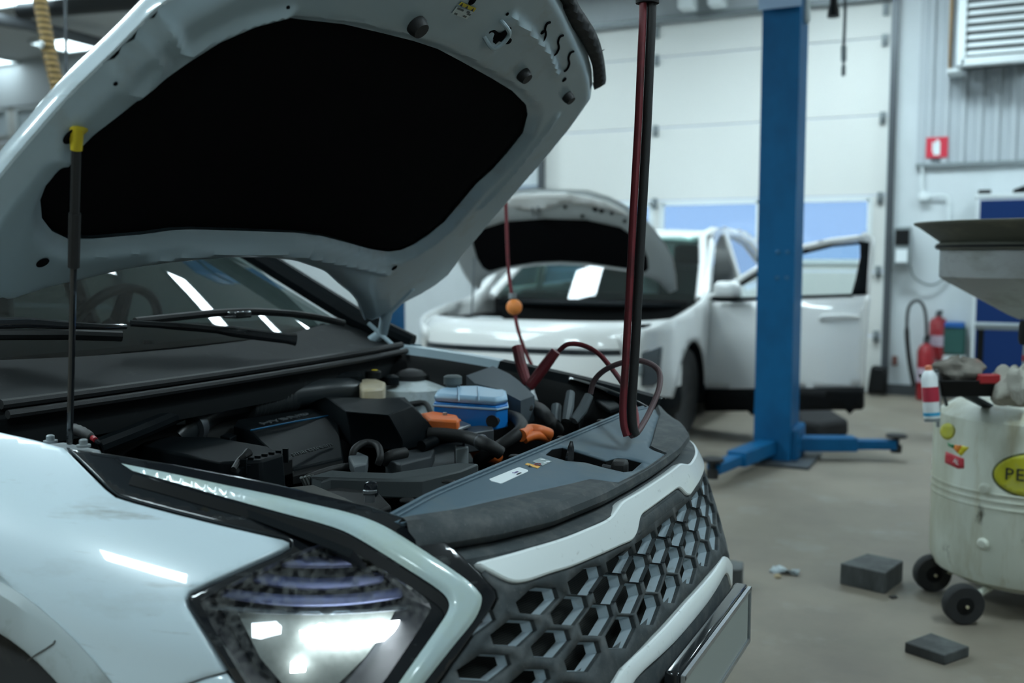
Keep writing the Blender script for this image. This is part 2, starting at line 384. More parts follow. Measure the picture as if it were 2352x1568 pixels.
# ================================================================ the nearer white car, bonnet up (nose along +x, wheels on z = 0)
car = empty('car', (-1.6, 0, 0), 'white car in front with raised bonnet, lit headlight and honeycomb grille', 'car')
XC = -.95
ZTP = np.polyfit([-1.45, -1.2, -1.0, -.8, -.6, -.45, -.3, -.1], [1.035, 1.026, 1.013, .994, .965, .938, .905, .862], 3)
def zt(x): return np.polyval(ZTP, np.clip(x, -1.45, .05))
def Wd(h): return .945 - .19 * np.clip(1 - np.maximum(h, 0) / .22, 0, None) ** 2 - .02 * np.maximum(0, h - .35)
def xf(z): return sum(xf0(np.asarray(z) + d_) for d_ in (-.03, -.015, 0, .015, .03)) / 5
def xf0(z): return np.interp(z, [.15, .4, .56, .7, .82, .88, .93, 1.0], [-.07, .0, 0., -.045, -.075, -.10, -.16, -.3])
def Fb(p):
    x, y, z = p[..., 0], p[..., 1], p[..., 2]
    return (np.abs(y) / Wd(zt(x) - z)) ** 3 + np.where(x > XC, (np.maximum(0, x - XC) / (xf(z) - XC)) ** 3.5, 0) - 1
def grad(p):
    e = 1e-4; g = np.stack([Fb(p + np.eye(3)[i] * e) - Fb(p - np.eye(3)[i] * e) for i in range(3)], -1)
    return g / np.linalg.norm(g, axis=-1, keepdims=True)
def hits(q):
    """points of the outer skin of the car seen at picture spots q"""
    q = np.asarray(q, float); r = FW + RT * ((q[:, :1] - 1176) / FPX) - UP * ((q[:, 1:2] - 784) / FPX)
    t = np.full(len(q), .6); done = np.zeros(len(q), bool)
    for _ in range(200):
        done |= Fb(CAM + r * t[:, None]) < 0
        if done.all(): break
        t = np.where(done, t, t + .02)
    a, b = t - .02, t.copy()
    for _ in range(26):
        m = (a + b) / 2; k = Fb(CAM + r * m[:, None]) < 0
        b = np.where(k, m, b); a = np.where(k, a, m)
    return CAM + r * b[:, None]
def skin(off=0.):
    def s(q, h):
        p = hits(q); return p + grad(p) * (off + np.asarray(h))[:, None]
    return s
# ---- near front wing, its bumper corner, cladding, wheel
wing_out = [(-330, 930), (-150, 962), (0, 992), (80, 1010), (146, 1028), (190, 1072), (240, 1122), (266, 1142), (310, 1156), (400, 1180), (500, 1205), (600, 1228), (650, 1239), (664, 1245), (664, 1252), (640, 1264),
            (560, 1300), (480, 1336), (434, 1358), (424, 1372), (428, 1392), (460, 1448), (516, 1543), (470, 1556), (400, 1580), (330, 1625), (290, 1650),
            (232, 1568), (180, 1505), (112, 1430), (62, 1379), (0, 1322), (-80, 1262), (-170, 1212), (-260, 1185), (-330, 1180)]
PX = [(-1, -.012), (-1, -.003), (.5, .0), (3, .0012)]
wing = slab('front_wing', wing_out, skin(), m_paint, car, 12, PX)
mirror_y(wing, 'front_wing', car)
corner = patch('bumper_corner', [(518, 1548), (470, 1560), (402, 1584), (334, 1629), (300, 1665), (330, 1720), (420, 1820), (560, 1900), (760, 1930), (900, 1900), (830, 1760), (700, 1660), (560, 1600)], skin(-.002), m_paint, car, 22, flip=True, solid=.004)
mirror_y(corner, 'bumper_corner', car)
def ysk(x, z):
    x = np.asarray(x, float); z = np.asarray(z, float)
    v = 1 - np.where(x > XC, (np.maximum(0, x - XC) / (xf(z) - XC)) ** 3.5, 0)
    return Wd(zt(x) - z) * np.clip(v, .001, None) ** (1 / 3)
WX, WZ = -.935, .365
for sgn in (-1, 1):
    R = []
    for a in np.linspace(math.radians(-12), math.radians(192), 40):
        row = []
        for r, off in ((.37, -.06), (.374, .006), (.385, .012), (.44, .012), (.452, .004), (.452, -.02)):
            x, z = WX + r * math.cos(a), WZ + r * math.sin(a)
            row.append((x, sgn * (float(ysk(x, max(z, .25))) + off), z))
        R.append(row)
    MB().rings(R, closed=False).build('wheel_arch_cladding', m_clad, car)
    # door-side body behind the wheel is one flank with sill
    b = MB()
    rows = []
    for x in np.linspace(-1.12, -4.55, 40):
        k = float(sm(-3.9, -4.6, x)); prof = []
        for z, y in ((.30, .88), (.42, .93), (.62, .945), (.80, .94), (.93, .915), (1.0, .87), (1.06, .80)):
            for cw in (-3.75, WX):
                if math.hypot(x - cw, z - .365) < .445: z = .365 + math.sqrt(max(.0, .445 ** 2 - (x - cw) ** 2))
            prof.append((x, sgn * (y - .12 * k - (.008 + .03 * max(0, z - .9) if x > -1.45 else 0)), z - (.03 if x > -1.30 and z > .98 else 0)))
        rows.append(prof)
    b.rings(rows, closed=False).build('flank', m_paint, car)
    for xw in (WX, -3.75):
        wh = MB().lathe([(.24, -.10), (.34, -.11), (.365, -.07), (.37, 0), (.365, .07), (.34, .11), (.24, .10)], (xw, sgn * .80, .37), (0, 1, 0), 40).build('wheel', m_tyre, car)
        b = MB()
        for k in range(10):
            a = k * math.pi / 5; c = Vector((xw, sgn * .87, .37)); u = Vector((math.cos(a), 0, math.sin(a)))
            b.tube([c + u * .04, c + u * .24], [.022, .016], 6)
        b.lathe([(.05, -.02), (.05, .02)], (xw, sgn * .87, .37), (0, 1, 0), 16); b.lathe([(.235, -.05), (.25, -.05), (.25, .06), (.235, .06)], (xw, sgn * .82, .37), (0, 1, 0), 32)
        b.build('rim', m_grey, wh)
    # arch lining
    b = MB(); b.rings([[(WX + .40 * math.cos(a), sgn * yy, WZ + .40 * math.sin(a)) for yy in (.62, .90)] for a in np.linspace(0, math.pi, 16)], closed=False)
    b.build('wheel_arch_liner', m_blk2, car)
# roof, pillars, glass of the cabin
def cabin(): 
    A = []  # roof sheet
    for x, z, y in ((-2.12, 1.585, .60), (-2.5, 1.655, .62), (-3.0, 1.675, .63), (-3.7, 1.65, .62), (-4.3, 1.56, .58)):
        A.append([(x, y * t, z - .05 * t * t) for t in np.linspace(-1, 1, 11)])
    MB().rings(A, closed=False).build('roof', m_paint, car, solid=.02)
    for s in (-1, 1):
        MB().tube([(-1.16, s * .80, 1.03), (-1.35, s * .765, 1.11), (-1.75, s * .69, 1.34), (-2.12, s * .61, 1.56), (-2.5, s * .62, 1.625), (-3.1, s * .63, 1.64), (-3.8, s * .62, 1.60), (-4.3, s * .60, 1.50), (-4.6, s * .66, 1.1)], [.03, .035, .035, .035, .03, .03, .03, .035, .05], 10, side=(0, 1, 0)).build('roof_pillar', m_blk, car)
        MB().tube([(-2.62, s * .80, 1.05), (-2.7, s * .63, 1.63)], .04, 8).build('middle_pillar', m_gloss, car)
        MB().rings([[(-1.5, s * .795, 1.06), (-1.9, s * .70, 1.42), (-2.3, s * .64, 1.58)], [(-2.3, s * .795, 1.06), (-2.45, s * .70, 1.42), (-2.5, s * .645, 1.6)], [(-4.4, s * .76, 1.06), (-4.2, s * .68, 1.42), (-4.0, s * .63, 1.58)]], closed=False).build('side_glass', m_glass, car)
    MB().rings([[(-4.4, -.58, 1.52), (-4.42, 0, 1.55), (-4.4, .58, 1.52)], [(-4.72, -.66, 1.08), (-4.76, 0, 1.08), (-4.72, .66, 1.08)]], closed=False).build('rear_glass', m_glass, car)
    MB().rings([[(-4.72, -.78, 1.08), (-4.76, 0, 1.08), (-4.72, .78, 1.08)], [(-4.8, -.8, .7), (-4.85, 0, .7), (-4.8, .8, .7)], [(-4.72, -.8, .3), (-4.76, 0, .3), (-4.72, .8, .3)]], closed=False).build('tailgate', m_paint, car)
cabin()
# windscreen: bowed sheet leaning back from the scuttle
WA = math.radians(30)
R = []
for t in np.linspace(0, 1, 9):
    R.append([(-1.30 - .82 * t * math.cos(WA) / .87 - .10 * u * u, u * (.77 - .17 * t), 1.085 + .50 * t - .035 * u * u * t) for u in np.linspace(-1, 1, 21)])
MB().rings(R, closed=False).build('windscreen', m_glass, car, ang=0)
# interior
b = MB(); R = []
for x, z in ((-1.36, 1.04), (-1.5, 1.085), (-1.75, 1.115), (-1.92, 1.09), (-1.98, .98), (-1.95, .75)): R.append([(x, y, z - .03 * abs(y)) for y in np.linspace(-.76, .76, 9)])
b.rings(R, closed=False).build('dashboard', mat('dark_dashboard', (.022, .024, .024), .7), car)
c = Vector((-2.02, .36, 1.045)); ax = Vector((-.90, 0, .42)).normalized(); u1 = Vector((0, 1, 0)); u2 = ax.cross(u1)
sw = MB().tube([c + (u1 * math.cos(a) + u2 * math.sin(a)) * .185 for a in np.linspace(0, 2 * math.pi, 40)], .016, 10, cap=False).build('steering_wheel', mat('wheel_leather', (.02, .022, .022), .45), car)
b = MB().lathe([(.02, -.03), (.075, -.02), (.08, .01), (.05, .03)], c, ax, 20)
for a in (0, math.pi, -math.pi / 2): b.tube([c, c + (u1 * math.cos(a) + u2 * math.sin(a)) * .18], [.03, .02], 8)
b.build('hub', m_blk, sw)
m_seat = mat('grey_seat', (.10, .11, .11), .8)
for yy in (-.37, .37):
    b = MB()
    for zc, sx, sy, sz in ((.62, .5, .5, .16), (1.0, .14, .5, .62)): b.box((-2.55 if sz < .3 else -2.85, yy, zc), (sx, sy, sz))
    st = b.build('seat', m_seat, car, bevel=.05); MB().box((-2.90, yy, 1.40), (.10, .27, .18)).build('headrest', m_seat, st, bevel=.04)
MB().box((-3.0, 0, .38), (2.9, 1.6, .12)).build('cabin_floor', m_blk2, car)
MB().box((-3.7, 0, .85), (.2, 1.4, .8)).build('rear_bench', m_seat, car, bevel=.05)
# bay: firewall, floor, walls
b = MB(); b.box((-1.24, 0, .68), (.06, 1.56, .64)); b.box((-.70, 0, .36), (1.15, 1.5, .04)); b.box((-.33, 0, .58), (.04, 1.2, .5))
b.build('engine_bay_tub', m_blk2, car)
for s in (-1, 1):
    Rf, Rw = [], []
    for x in np.linspace(-1.38, -.30, 18):
        z = float(zt(x)) - (.032 if s < 0 else 0)
        Rf.append([(x, s * .778, z - .004), (x, s * .768, z + .004), (x, s * .735, z - (.030 if s < 0 else -.002)), (x, s * .715, z - (.05 if s < 0 else .020))])
        Rw.append([(x, s * .715, z - (.05 if s < 0 else .020)), (x, s * .66, z - .065), (x, s * .645, z - .10), (x, s * .62, z - .42)])
    MB().rings(Rf[:10] if s > 0 else Rf, closed=False).build('wing_flange', m_inner if s > 0 else m_blk, car)
    if s > 0: MB().rings(Rf[9:], closed=False).build('wing_flange', m_blk, car)
    MB().rings(Rw, closed=False).build('inner_wing', m_blk2, car)
MB().tube([Vector(q) for q in hits(np.array([(80, 1510), (100, 1496), (120, 1484), (138, 1472), (143, 1464)])) + np.array([0, -.0128, 0])], .0011, 5).build('cladding_seam', mat('seam_dirt', (.05, .045, .04), .8), car)
# ---- near headlight unit
hl = empty('headlight', (-.4, -.85, .7)); hl.parent = car; hl.matrix_parent_inverse = WM[car.name].inverted()
house_out = [(150, 1026), (260, 1041), (400, 1064), (520, 1087), (640, 1112), (760, 1140), (850, 1160), (940, 1190), (1000, 1222), (1050, 1262), (1100, 1312), (1138, 1354), (1142, 1374), (1128, 1402), (1090, 1454), (1040, 1524), (985, 1600), (930, 1670),
             (760, 1690), (600, 1650), (560, 1602), (524, 1544), (462, 1440), (432, 1392), (429, 1374), (438, 1361), (484, 1340), (564, 1304), (644, 1268), (668, 1254), (668, 1244), (652, 1235), (602, 1223), (502, 1200), (402, 1175), (312, 1151), (270, 1138), (244, 1118), (194, 1068)]
lens_out = cr([(735, 1250), (790, 1254), (850, 1280), (930, 1335), (985, 1385), (978, 1418), (925, 1500), (870, 1578), (800, 1650), (680, 1650), (600, 1610), (545, 1535), (490, 1440), (462, 1385), (474, 1369), (560, 1326), (650, 1284)], True, 3)
house = slab('headlight_housing', house_out, skin(.0), m_gloss, car, 10, [(1, -.012), (1, -.003), (3, .0), (5, .001)], holes=[lens_out])
house.parent = hl; house.matrix_parent_inverse = WM[hl.name].inverted()
def hpart(o): o.parent = hl; o.matrix_parent_inverse = WM[hl.name].inverted(); return o
d_up = [(280, 1067), (400, 1091), (520, 1117), (640, 1142), (720, 1161), (790, 1177), (850, 1196), (905, 1223), (980, 1271), (1060, 1325), (1096, 1358), (1104, 1380), (1088, 1422), (1040, 1482), (990, 1545), (940, 1610)]
d_lo = [(306, 1084), (400, 1110), (520, 1145), (640, 1178), (730, 1202), (790, 1222), (850, 1255), (930, 1305), (1005, 1354), (1028, 1380), (1027, 1404), (1005, 1440), (960, 1504), (915, 1568), (880, 1620)]
drl_out = [tuple(q) for q in cr(d_up, False, 4)] + [tuple(q) for q in cr(d_lo, False, 4)][::-1]
hpart(patch('daytime_lamp_strip', drl_out, skin(.003), m_drl, car, 7, height=lambda V, do, dh: .006 * sm(0, 14, do), flip=True))
groove = [tuple(q) for q in cr([(a, b_ + 7) for a, b_ in d_lo], False, 4)] + [tuple(q) for q in cr([(a - 10, b_ + 30) for a, b_ in d_lo], False, 4)][::-1]
hpart(patch('lamp_groove', groove, skin(.0025), m_blk2, car, 12, flip=True))
hpart(patch('lens', lens_out, skin(.002), m_lens, car, 18, flip=True))
# cavity behind the lens
lo2 = resample(lens_out, 18); top3 = hits(lo2); n3 = grad(top3); cen = top3.mean(0)
into = np.array([-.75, .66, -.02])
back3 = cen + (top3 - cen) * .86 + into * .085
MB().strip([Vector(q) for q in top3], [Vector(q) for q in back3], closed=True).build('cavity_wall', mat('lamp_bezel', (.010, .012, .015), .6), hl)
V2, tr, _, _ = fill(lens_out, 22)
pk = hits(V2); pk = cen + (pk - cen) * .86 + into * .085
meshobj('reflector_back', pk, [t[::-1] for t in tr], mat('smoked_reflector', (.02, .024, .03), .3, metal=.3), hl)
def lampsheet(px, depth, name, m, thick=.0, step=12):
    V2, tr, _, _ = fill(px, step); q = hits(V2); q = cen + (q - cen) * (1 - 1.6 * depth) + into * depth
    return meshobj(name, q, [t[::-1] for t in tr], m, hl, solid=thick)
def band(a, b_, y0, sag, th): 
    xs = np.linspace(a, b_, 12); up = [(x, y0 + sag * (1 - ((x - (a + b_) / 2) / ((b_ - a) / 2)) ** 2)) for x in xs]
    return up + [(x, y + th) for x, y in up[::-1]]
m_fin = mat('violet_chrome_fin', (.15, .17, .30), .45, metal=.4)
lampsheet(band(650, 838, 1278, 4, 20), .030, 'lamp_fin', m_fin, .012)
lampsheet(band(582, 905, 1318, 18, 24), .034, 'lamp_fin', m_fin, .012)
lampsheet(band(500, 955, 1358, 22, 24), .038, 'lamp_fin', m_fin, .012)
lampsheet(band(470, 968, 1398, 14, 12), .030, 'lamp_ledge', mat('lamp_chrome', (.22, .25, .28), .2, metal=.8), .006)
m_cup = mat('lamp_reflector_cup', (.22, .24, .22), .5, metal=.1)
lampsheet([(540, 1440), (640, 1432), (800, 1436), (965, 1420), (940, 1475), (880, 1560), (800, 1640), (660, 1630), (600, 1560)], .066, 'reflector_cup', m_cup)
m_led = mat('headlight_led', (.9, .95, 1), .3, emit=((.90, .97, 1.0), 12))
lampsheet([(577, 1455), (640, 1450), (652, 1462), (650, 1482), (600, 1496), (578, 1492)], .046, 'led_projector', mat('side_led', (.7, .75, .8), .2, emit=((.85, .95, 1), 1.6)), .01)
lampsheet([(700, 1474), (780, 1466), (900, 1452), (955, 1446), (948, 1470), (915, 1500), (850, 1512), (740, 1514), (705, 1500)], .046, 'led_projector', m_led, .01)
lampsheet([(678, 1556), (712, 1554), (714, 1580), (676, 1582)], .046, 'led_projector', m_led, .01)
# far headlight: the same housing mirrored
fh = mirror_y(house, 'headlight_housing', car)
# ---- nose panels described across the car (y) and up (z)
def nosept(y, z, off=0.):
    y = np.asarray(y, float); z = np.asarray(z, float) + 0 * y
    W = Wd(zt(-.15) - z); x = XC + (xf(z) - XC) * np.clip(1 - (np.abs(y) / W) ** 3, .001, None) ** (1 / 3.5)
    p = np.stack([x, y, z], -1)
    if np.any(np.asarray(off) != 0): p = p + grad(p) * np.asarray(off)[..., None]
    return p
def nsurf(off): return lambda q, h: nosept(q[:, 0], q[:, 1], off + h + 0 * q[:, 0])
def yz(px): return [(p[1], p[2]) for p in hits(px)]
def symm(half):  # half outline from centre to the near end and back, mirrored
    return half + [(-y, z) for y, z in half[::-1]]
# top garnish
up = yz([(1089, 1295), (1145, 1279), (1217, 1257), (1300, 1231), (1341, 1214), (1386, 1195), (1400, 1184), (1422, 1153), (1432, 1146), (1463, 1129)])
lo = yz([(1123, 1313), (1163, 1337), (1176, 1340), (1204, 1337), (1259, 1317), (1300, 1305), (1361, 1280), (1422, 1253), (1449, 1242), (1459, 1226), (1466, 1190), (1472, 1181)])
zc_u = up[-1][1] + .004; zc_l = lo[-1][1] + .002
half = [(0, zc_l)] + lo[::-1] + up + [(0, zc_u)]
half = [(min(y, -1e-4) if 0 else y, z) for y, z in half]
garn = half[1:-1]
outl = garn + [(-y, z) for y, z in garn[::-1]]
slab('grille_garnish', outl, nsurf(.0), m_trim, car, .008, [(.0, -.012), (.0, .001), (.0012, .004), (.004, .006)], sm_=2, ang=25)
# dark moulding under the garnish and its flat badge field
und = [(y, z + .004) for y, z in lo]; n_ = len(und)
low_edge = yz([(1150, 1368), (1220, 1352), (1300, 1322), (1380, 1288), (1440, 1262)]) 
mo = und[1:] + [(-y, z) for y, z in und[1:][::-1]]
mb_ = [(-.10, .770), (-.24, .758)] + [(y, z) for y, z in low_edge[::-1]]
patch('grille_moulding', mo + [(-y, z) for y, z in mb_[::-1]] + mb_, nsurf(-.004), m_dust, car, .014, height=lambda V, do, dh: .006 * sm(0, .012, do), solid=.02)
# radiator and dark core behind the lattice
R = [[tuple(q) for q in nosept(np.linspace(-.74, .74, 41), zz, -.075)] for zz in np.linspace(.26, .86, 9)]
m_fins = bpy.data.materials.new('radiator_fins'); m_fins.use_nodes = True
nt = m_fins.node_tree; bs = nt.nodes['Principled BSDF']; tcn = nt.nodes.new('ShaderNodeTexCoord'); wv = nt.nodes.new('ShaderNodeTexWave'); wv.bands_direction = 'Z'; wv.inputs['Scale'].default_value = 90; wv.inputs['Distortion'].default_value = .4
cr_ = nt.nodes.new('ShaderNodeValToRGB'); cr_.color_ramp.elements[0].color = (.004, .004, .004, 1); cr_.color_ramp.elements[1].color = (.03, .032, .028, 1)
nt.links.new(tcn.outputs['Object'], wv.inputs[0]); nt.links.new(wv.outputs[0], cr_.inputs[0]); nt.links.new(cr_.outputs[0], bs.inputs[0]); bs.inputs['Roughness'].default_value = .7
MB().rings(R, closed=False).build('radiator_core', m_fins, car)
# ---- honeycomb lattice
grille = empty('grille', (-.05, 0, .65)); grille.parent = car; grille.matrix_parent_inverse = WM[car.name].inverted()
rows = [(.7865, .5), (.7545, 0), (.7215, .5), (.6865, 0), (.6455, .5), (.600, 0), (.552, .5), (.502, 0)]
PITCHY = .1315
def ztop(y): return np.interp(abs(y), [0, .12, .25, .40, .5, .58, .66, .72], [.768, .768, .770, .778, .785, .785, .775, .74])
def zbot(y): return np.interp(abs(y), [0, .2, .34, .42, .5, .60, .72], [.615, .610, .604, .575, .54, .52, .52])
cells = []
for ri, (zc, st) in enumerate(rows):
    hz = .0345 if zc > .63 else .039
    for n in range(-6, 7):
        y0 = -.061 + (n + (.5 if st == 0 else 0)) * PITCHY
        if abs(y0) > .665 or zc > ztop(y0) - .004 or zc < zbot(y0) + .022: continue
        sh_ = .5 * PITCHY; e = float(sm(.30, .62, abs(y0))); k1 = .89 - .24 * e; k1z = .84 - .22 * e
        hexo = [(y0, zc + hz), (y0 + sh_, zc + .0125), (y0 + sh_, zc - .0125), (y0, zc - hz), (y0 - sh_, zc - .0125), (y0 - sh_, zc + .0125)]
        def sc_(k, kz): return [(y0 + (y - y0) * k, min(zc + (z - zc) * kz, float(ztop(y)) - .004)) for y, z in hexo]
        cells.append((sc_(k1, k1z), sc_(k1 - .012, k1z - .015), sc_(k1 - .035, k1z - .035), sc_(k1 - .10, k1z - .10)))
hl_edge = yz([(1112, 1318), (1142, 1354), (1147, 1374), (1132, 1404), (1094, 1456), (1044, 1526), (990, 1602)])
g_half = [(0, zc_l + .004)] + [(y, z + .004) for y, z in lo[::-1]] + hl_edge + [(-.72, .47), (-.62, .49), (-.50, .545), (-.42, .580), (-.37, .596), (-.2, .606), (0, .608)]
g_out = g_half[1:] + [(-y, z) for y, z in g_half[1:-1][::-1]]
patch('lattice_plate', g_out, nsurf(.0), m_dust, grille, .02, holes=[c_[0] for c_ in cells], solid=.008)
for A, B, C_, D in cells:
    def ring(pts, off): return [Vector(q) for q in nosept(np.array([p[0] for p in pts]), np.array([p[1] for p in pts]), np.full(6, off))]
    b = MB().mat(0).rings([ring(A, -.002), ring(B, -.010), ring(C_, -.0105)], cap0=False, cap1=False); b.mat(1).rings([ring(C_, -.0095), ring(D, -.029)], cap0=False, cap1=False)
    b.build('grille_cell', [m_dust, m_silver], grille, ang=25)
# lower silver blade, dirty shelf, plate
bu = [(-.66, .46), (-.58, .50), (-.50, .535), (-.45, .558), (-.424, .569), (-.40, .582), (-.375, .592), (-.35, .597), (-.30, .599), (-.2, .600), (-.1, .601), (-.02, .602)]
bl = [(-.64, .415), (-.54, .455), (-.46, .490), (-.41, .512), (-.38, .534), (-.358, .553), (-.335, .563), (-.30, .566), (-.267, .566), (-.12, .561), (-.02, .560)]
blade = bu + [(-y, z) for y, z in bu[::-1]] + [(y * -1, z) for y, z in bl] + bl[::-1]
slab('bumper_blade', blade, nsurf(.0), m_trim, car, .010, [(.0, -.03), (.0, .002), (.002, .006), (.007, .008)], sm_=2, ang=25)
R = [[tuple(q) for q in nosept(np.linspace(-.62, .62, 41), zz, oo)] for zz, oo in ((.625, -.018), (.600, -.010), (.575, -.006), (.55, .002), (.50, .004), (.44, .0))]
MB().rings(R, closed=False).build('bumper_shelf', m_dust, car)
R = [[tuple(q) for q in nosept(np.linspace(-.78, .78, 51), zz, oo)] for zz, oo in ((.50, -.004), (.42, .004), (.34, .0), (.26, -.02), (.22, -.08))]
MB().rings(R, closed=False).build('lower_bumper', m_blk, car)
pl = MB().box((.030, .037, .485), (.03, .56, .135)).build('plate_holder', m_gloss, car, bevel=.006)
MB().box((.048, .037, .482), (.004, .525, .112)).build('number_plate', mat('plate_back', (.30, .33, .31), .5), pl, bevel=.001)
b = MB()
for zz in (.543, .421): b.box((.050, .037, zz), (.008, .55, .010))
for yy in (-.236, .310): b.box((.050, yy, .482), (.008, .008, .13))
b.build('plate_frame', m_steel, pl)
# ---- the moulded cap between garnish and radiator cover, and the cover itself
def zcov(x): return .905 - .17 * np.maximum(0, np.asarray(x, float) + .30)
def Pc(px, py, up=0.):
    z = .9
    for _ in range(25):
        p = P(px, py, z=z); z = float(zcov(p.x)) + up
    return P(px, py, z=z)
XE = ([0, .10, .165, .175, .19, .26, .39, .55, .655], [-.103, -.106, -.111, -.140, -.158, -.174, -.208, -.247, -.288])
XM = ([0, .10, .20, .253, .418, .533, .6, .665], [-.092, -.094, -.098, -.101, -.126, -.172, -.215, -.262])
R = []
for y in np.concatenate([np.linspace(-.66, -.21, 26), np.linspace(-.20, .20, 41), np.linspace(.21, .66, 26)]):
    xe = float(np.interp(abs(y), *XE)); xm = float(np.interp(abs(y), *XM)); zc = float(zcov(xe)); t = float(nosept(np.array([y]), np.array([.836]))[0, 0]) + .004
    e = float(sm(.50, .66, abs(y)))
    R.append([(xe - .004, y, zc - .008), (xe + .004, y, zc + .002), (xe * .6 + xm * .4, y, zc - .001 - .002 * e), (xm - .014, y, min(zc, .884)), (xm - .002, y, .872), (xm, y, .860), (xm - .008, y, .849), (xm - .022, y, .843), (t - .014, y, .839), (t, y, .834), (t + .004, y, .80)])
MB().rings(R, closed=False).build('nose_moulding', m_dust, car)
rear = [(-.335, -.66), (-.332, -.45), (-.33, -.2), (-.33, .0), (-.332, .25), (-.335, .5), (-.34, .655)]
front = [(float(np.interp(abs(y), *XE)), y) for y in np.concatenate([np.linspace(.65, .20, 19), [.19, .18, .175, .17, .165], np.linspace(.15, -.15, 13), [-.165, -.17, -.175, -.18, -.19], np.linspace(-.20, -.65, 19)])]
latch_px = [(1252, 1044), (1268, 1030), (1292, 1026), (1318, 1034), (1392, 1057), (1420, 1050), (1440, 1052), (1476, 1061), (1452, 1082), (1432, 1084), (1385, 1073), (1345, 1062), (1300, 1058)]
latch = [tuple(Pc(a, b_))[:2] for a, b_ in latch_px]
cover = patch('radiator_cover', rear + front, lambda q, h: np.stack([q[:, 0], q[:, 1], zcov(q[:, 0]) + h], -1), m_cover, car, .014, holes=[latch], height=lambda V, do, dh: -.003 * sm(.010, .0, do) - .008 * sm(.5, .66, np.abs(V[:, 1])), flip=False, solid=.004)
for dx, rr in ((.012, .0045), (.026, .003)): MB().tube([(-.333 + dx, y, .905 + .001 - .008 * float(sm(.5, .66, abs(y)))) for y in np.linspace(-.64, .64, 24)], rr, 6).build('cover_rib', m_cover, cover)
b = MB(); lp = [Vector((x, y, float(zcov(x)) - .003)) for x, y in latch]
b.rings([[q + Vector((0, 0, -.06)) for q in lp], lp], cap1=False, cap0=True)
lw = b.build('latch_well', m_blk2, cover)
c = Pc(1306, 1052); MB().tube([c + Vector((0, 0, -.04)), c + Vector((.0, .004, -.005)), c + Vector((.002, .008, .022)), c + Vector((.002, .010, .034))], [.011, .010, .007, .003], 8).build('release_lever', m_gloss, cover)
c = Pc(1424, 1066); MB().box(c + Vector((0, 0, -.008)), (.034, .044, .034), Matrix.Rotation(.25, 3, 'Z')).build('catch', m_rub, cover, bevel=.008)
MB().tube([Pc(1385, 1070, -.014), Pc(1415, 1076, -.010), Pc(1437, 1075, -.010)], .005, 8).build('catch_spring', m_dsteel, cover)
for px, py in ((1030, 1107), (1182, 1049), (1290, 1006), (1382, 967), (935, 1150)):
    MB().lathe([(.0125, 0), (.0125, .002), (.010, .004), (0, .0045)], Pc(px, py, -.002), seg=14).build('push_clip', m_blk2, cover)
ZC = .903
def decal(name, pts, m, parent, lift=.0012, z=ZC):
    q = [Pc(a, b_) + Vector((0, 0, lift)) for a, b_ in pts]; return MB().prism(q, (0, 0, -.001)).build(name, m, parent, smooth=False)
dl = decal('paper_label', [(1124, 1101), (1128, 1105), (1150, 1111), (1154, 1110), (1213, 1083), (1212, 1080), (1194, 1074), (1188, 1075)], m_lab, cover)
a0, a1 = Pc(1140, 1105, 0), Pc(1200, 1080, 0); xd = (a1 - a0).normalized(); yd = Vector((-xd.y, xd.x, 0))
text('label_print', 'Tona', .008, mat('violet_print', (.20, .16, .34), .6), dl, Pc(1184, 1084, .0026), xd, yd)
text('label_print', 'CLIMATE', .0045, m_print, dl, Pc(1192, 1087, .0026), xd, yd)
decal('warning_label', [(1206, 1067), (1211, 1064), (1241, 1072), (1235, 1076)], mat('orange_label', (.75, .42, .08), .5), cover)
wl = decal('fan_label', [(1222, 1060), (1242, 1052), (1268, 1060), (1246, 1070)], mat('grey_label', (.30, .36, .37), .5), cover)
MB().prism([Pc(1214, 1070, .0022), Pc(1223, 1072, .0022), Pc(1216, 1067, .0022)], (0, 0, -.0005)).build('label_triangle', m_print, cover, smooth=False)
for (u, v, r) in ((1246, 1055, .006), (1258, 1060, .005), (1252, 1063, .004)):
    MB().lathe([(r, 0), (r * .8, .0008)], Pc(u, v, .0014), seg=10).build('label_print', m_lab, wl)
q = Pc(1235, 1066, .0018); MB().tube([q + Vector((.006 * math.cos(a), .009 * math.sin(a), 0)) for a in np.linspace(0, 6.283, 20)], .0008, 5).build('label_print', m_redp, wl)
# ---- raised bonnet: a plane leaning from the scuttle hinges; across = y, along = s
H0 = np.array([-1.248, 0., 1.11]); HE = np.array([.747, 0., .665]); HN = np.array([-.665, 0., .747])
def hs(px): return [(p[1], (p - H0) @ HE) for p in (PP(a, b_, H0, HN) for a, b_ in px)]
def hpt(q, h): return H0 + np.outer(q[:, 1], HE) + np.outer(q[:, 0], (0, 1, 0)) + np.outer(np.broadcast_to(h, len(q)), HN)
def hp1(px, py, h=0.):
    p = PP(px, py, H0 + HN * h, HN); return Vector(p)
hood = empty('bonnet', tuple(H0)); hood.parent = car; hood.matrix_parent_inverse = WM[car.name].inverted()
near = hs([(385, 0), (347, 31), (291, 90), (211, 167), (145, 233), (85, 303), (19, 380), (-40, 455), (-80, 520)])
rear_e = hs([(-95, 600), (-60, 668), (0, 684), (85, 656), (177, 635), (272, 613), (374, 599), (510, 588), (612, 588), (680, 596), (748, 620), (780, 650), (806, 670), (822, 690), (832, 715), (838, 735)])
far = hs([(858, 722), (887, 705), (914, 690), (952, 671), (990, 648), (1029, 617), (1066, 566), (1121, 500), (1196, 411), (1246, 354), (1307, 279), (1359, 205)])
ftop = hs([(1357, 160), (1345, 115), (1322, 60), (1294, 0)])
midf = [(.02, 1.215), (-.25, 1.195), (-.50, 1.13), (-.68, 1.04)]
frame_out = cr(near, False, 3) + rear_e + far + ftop + midf
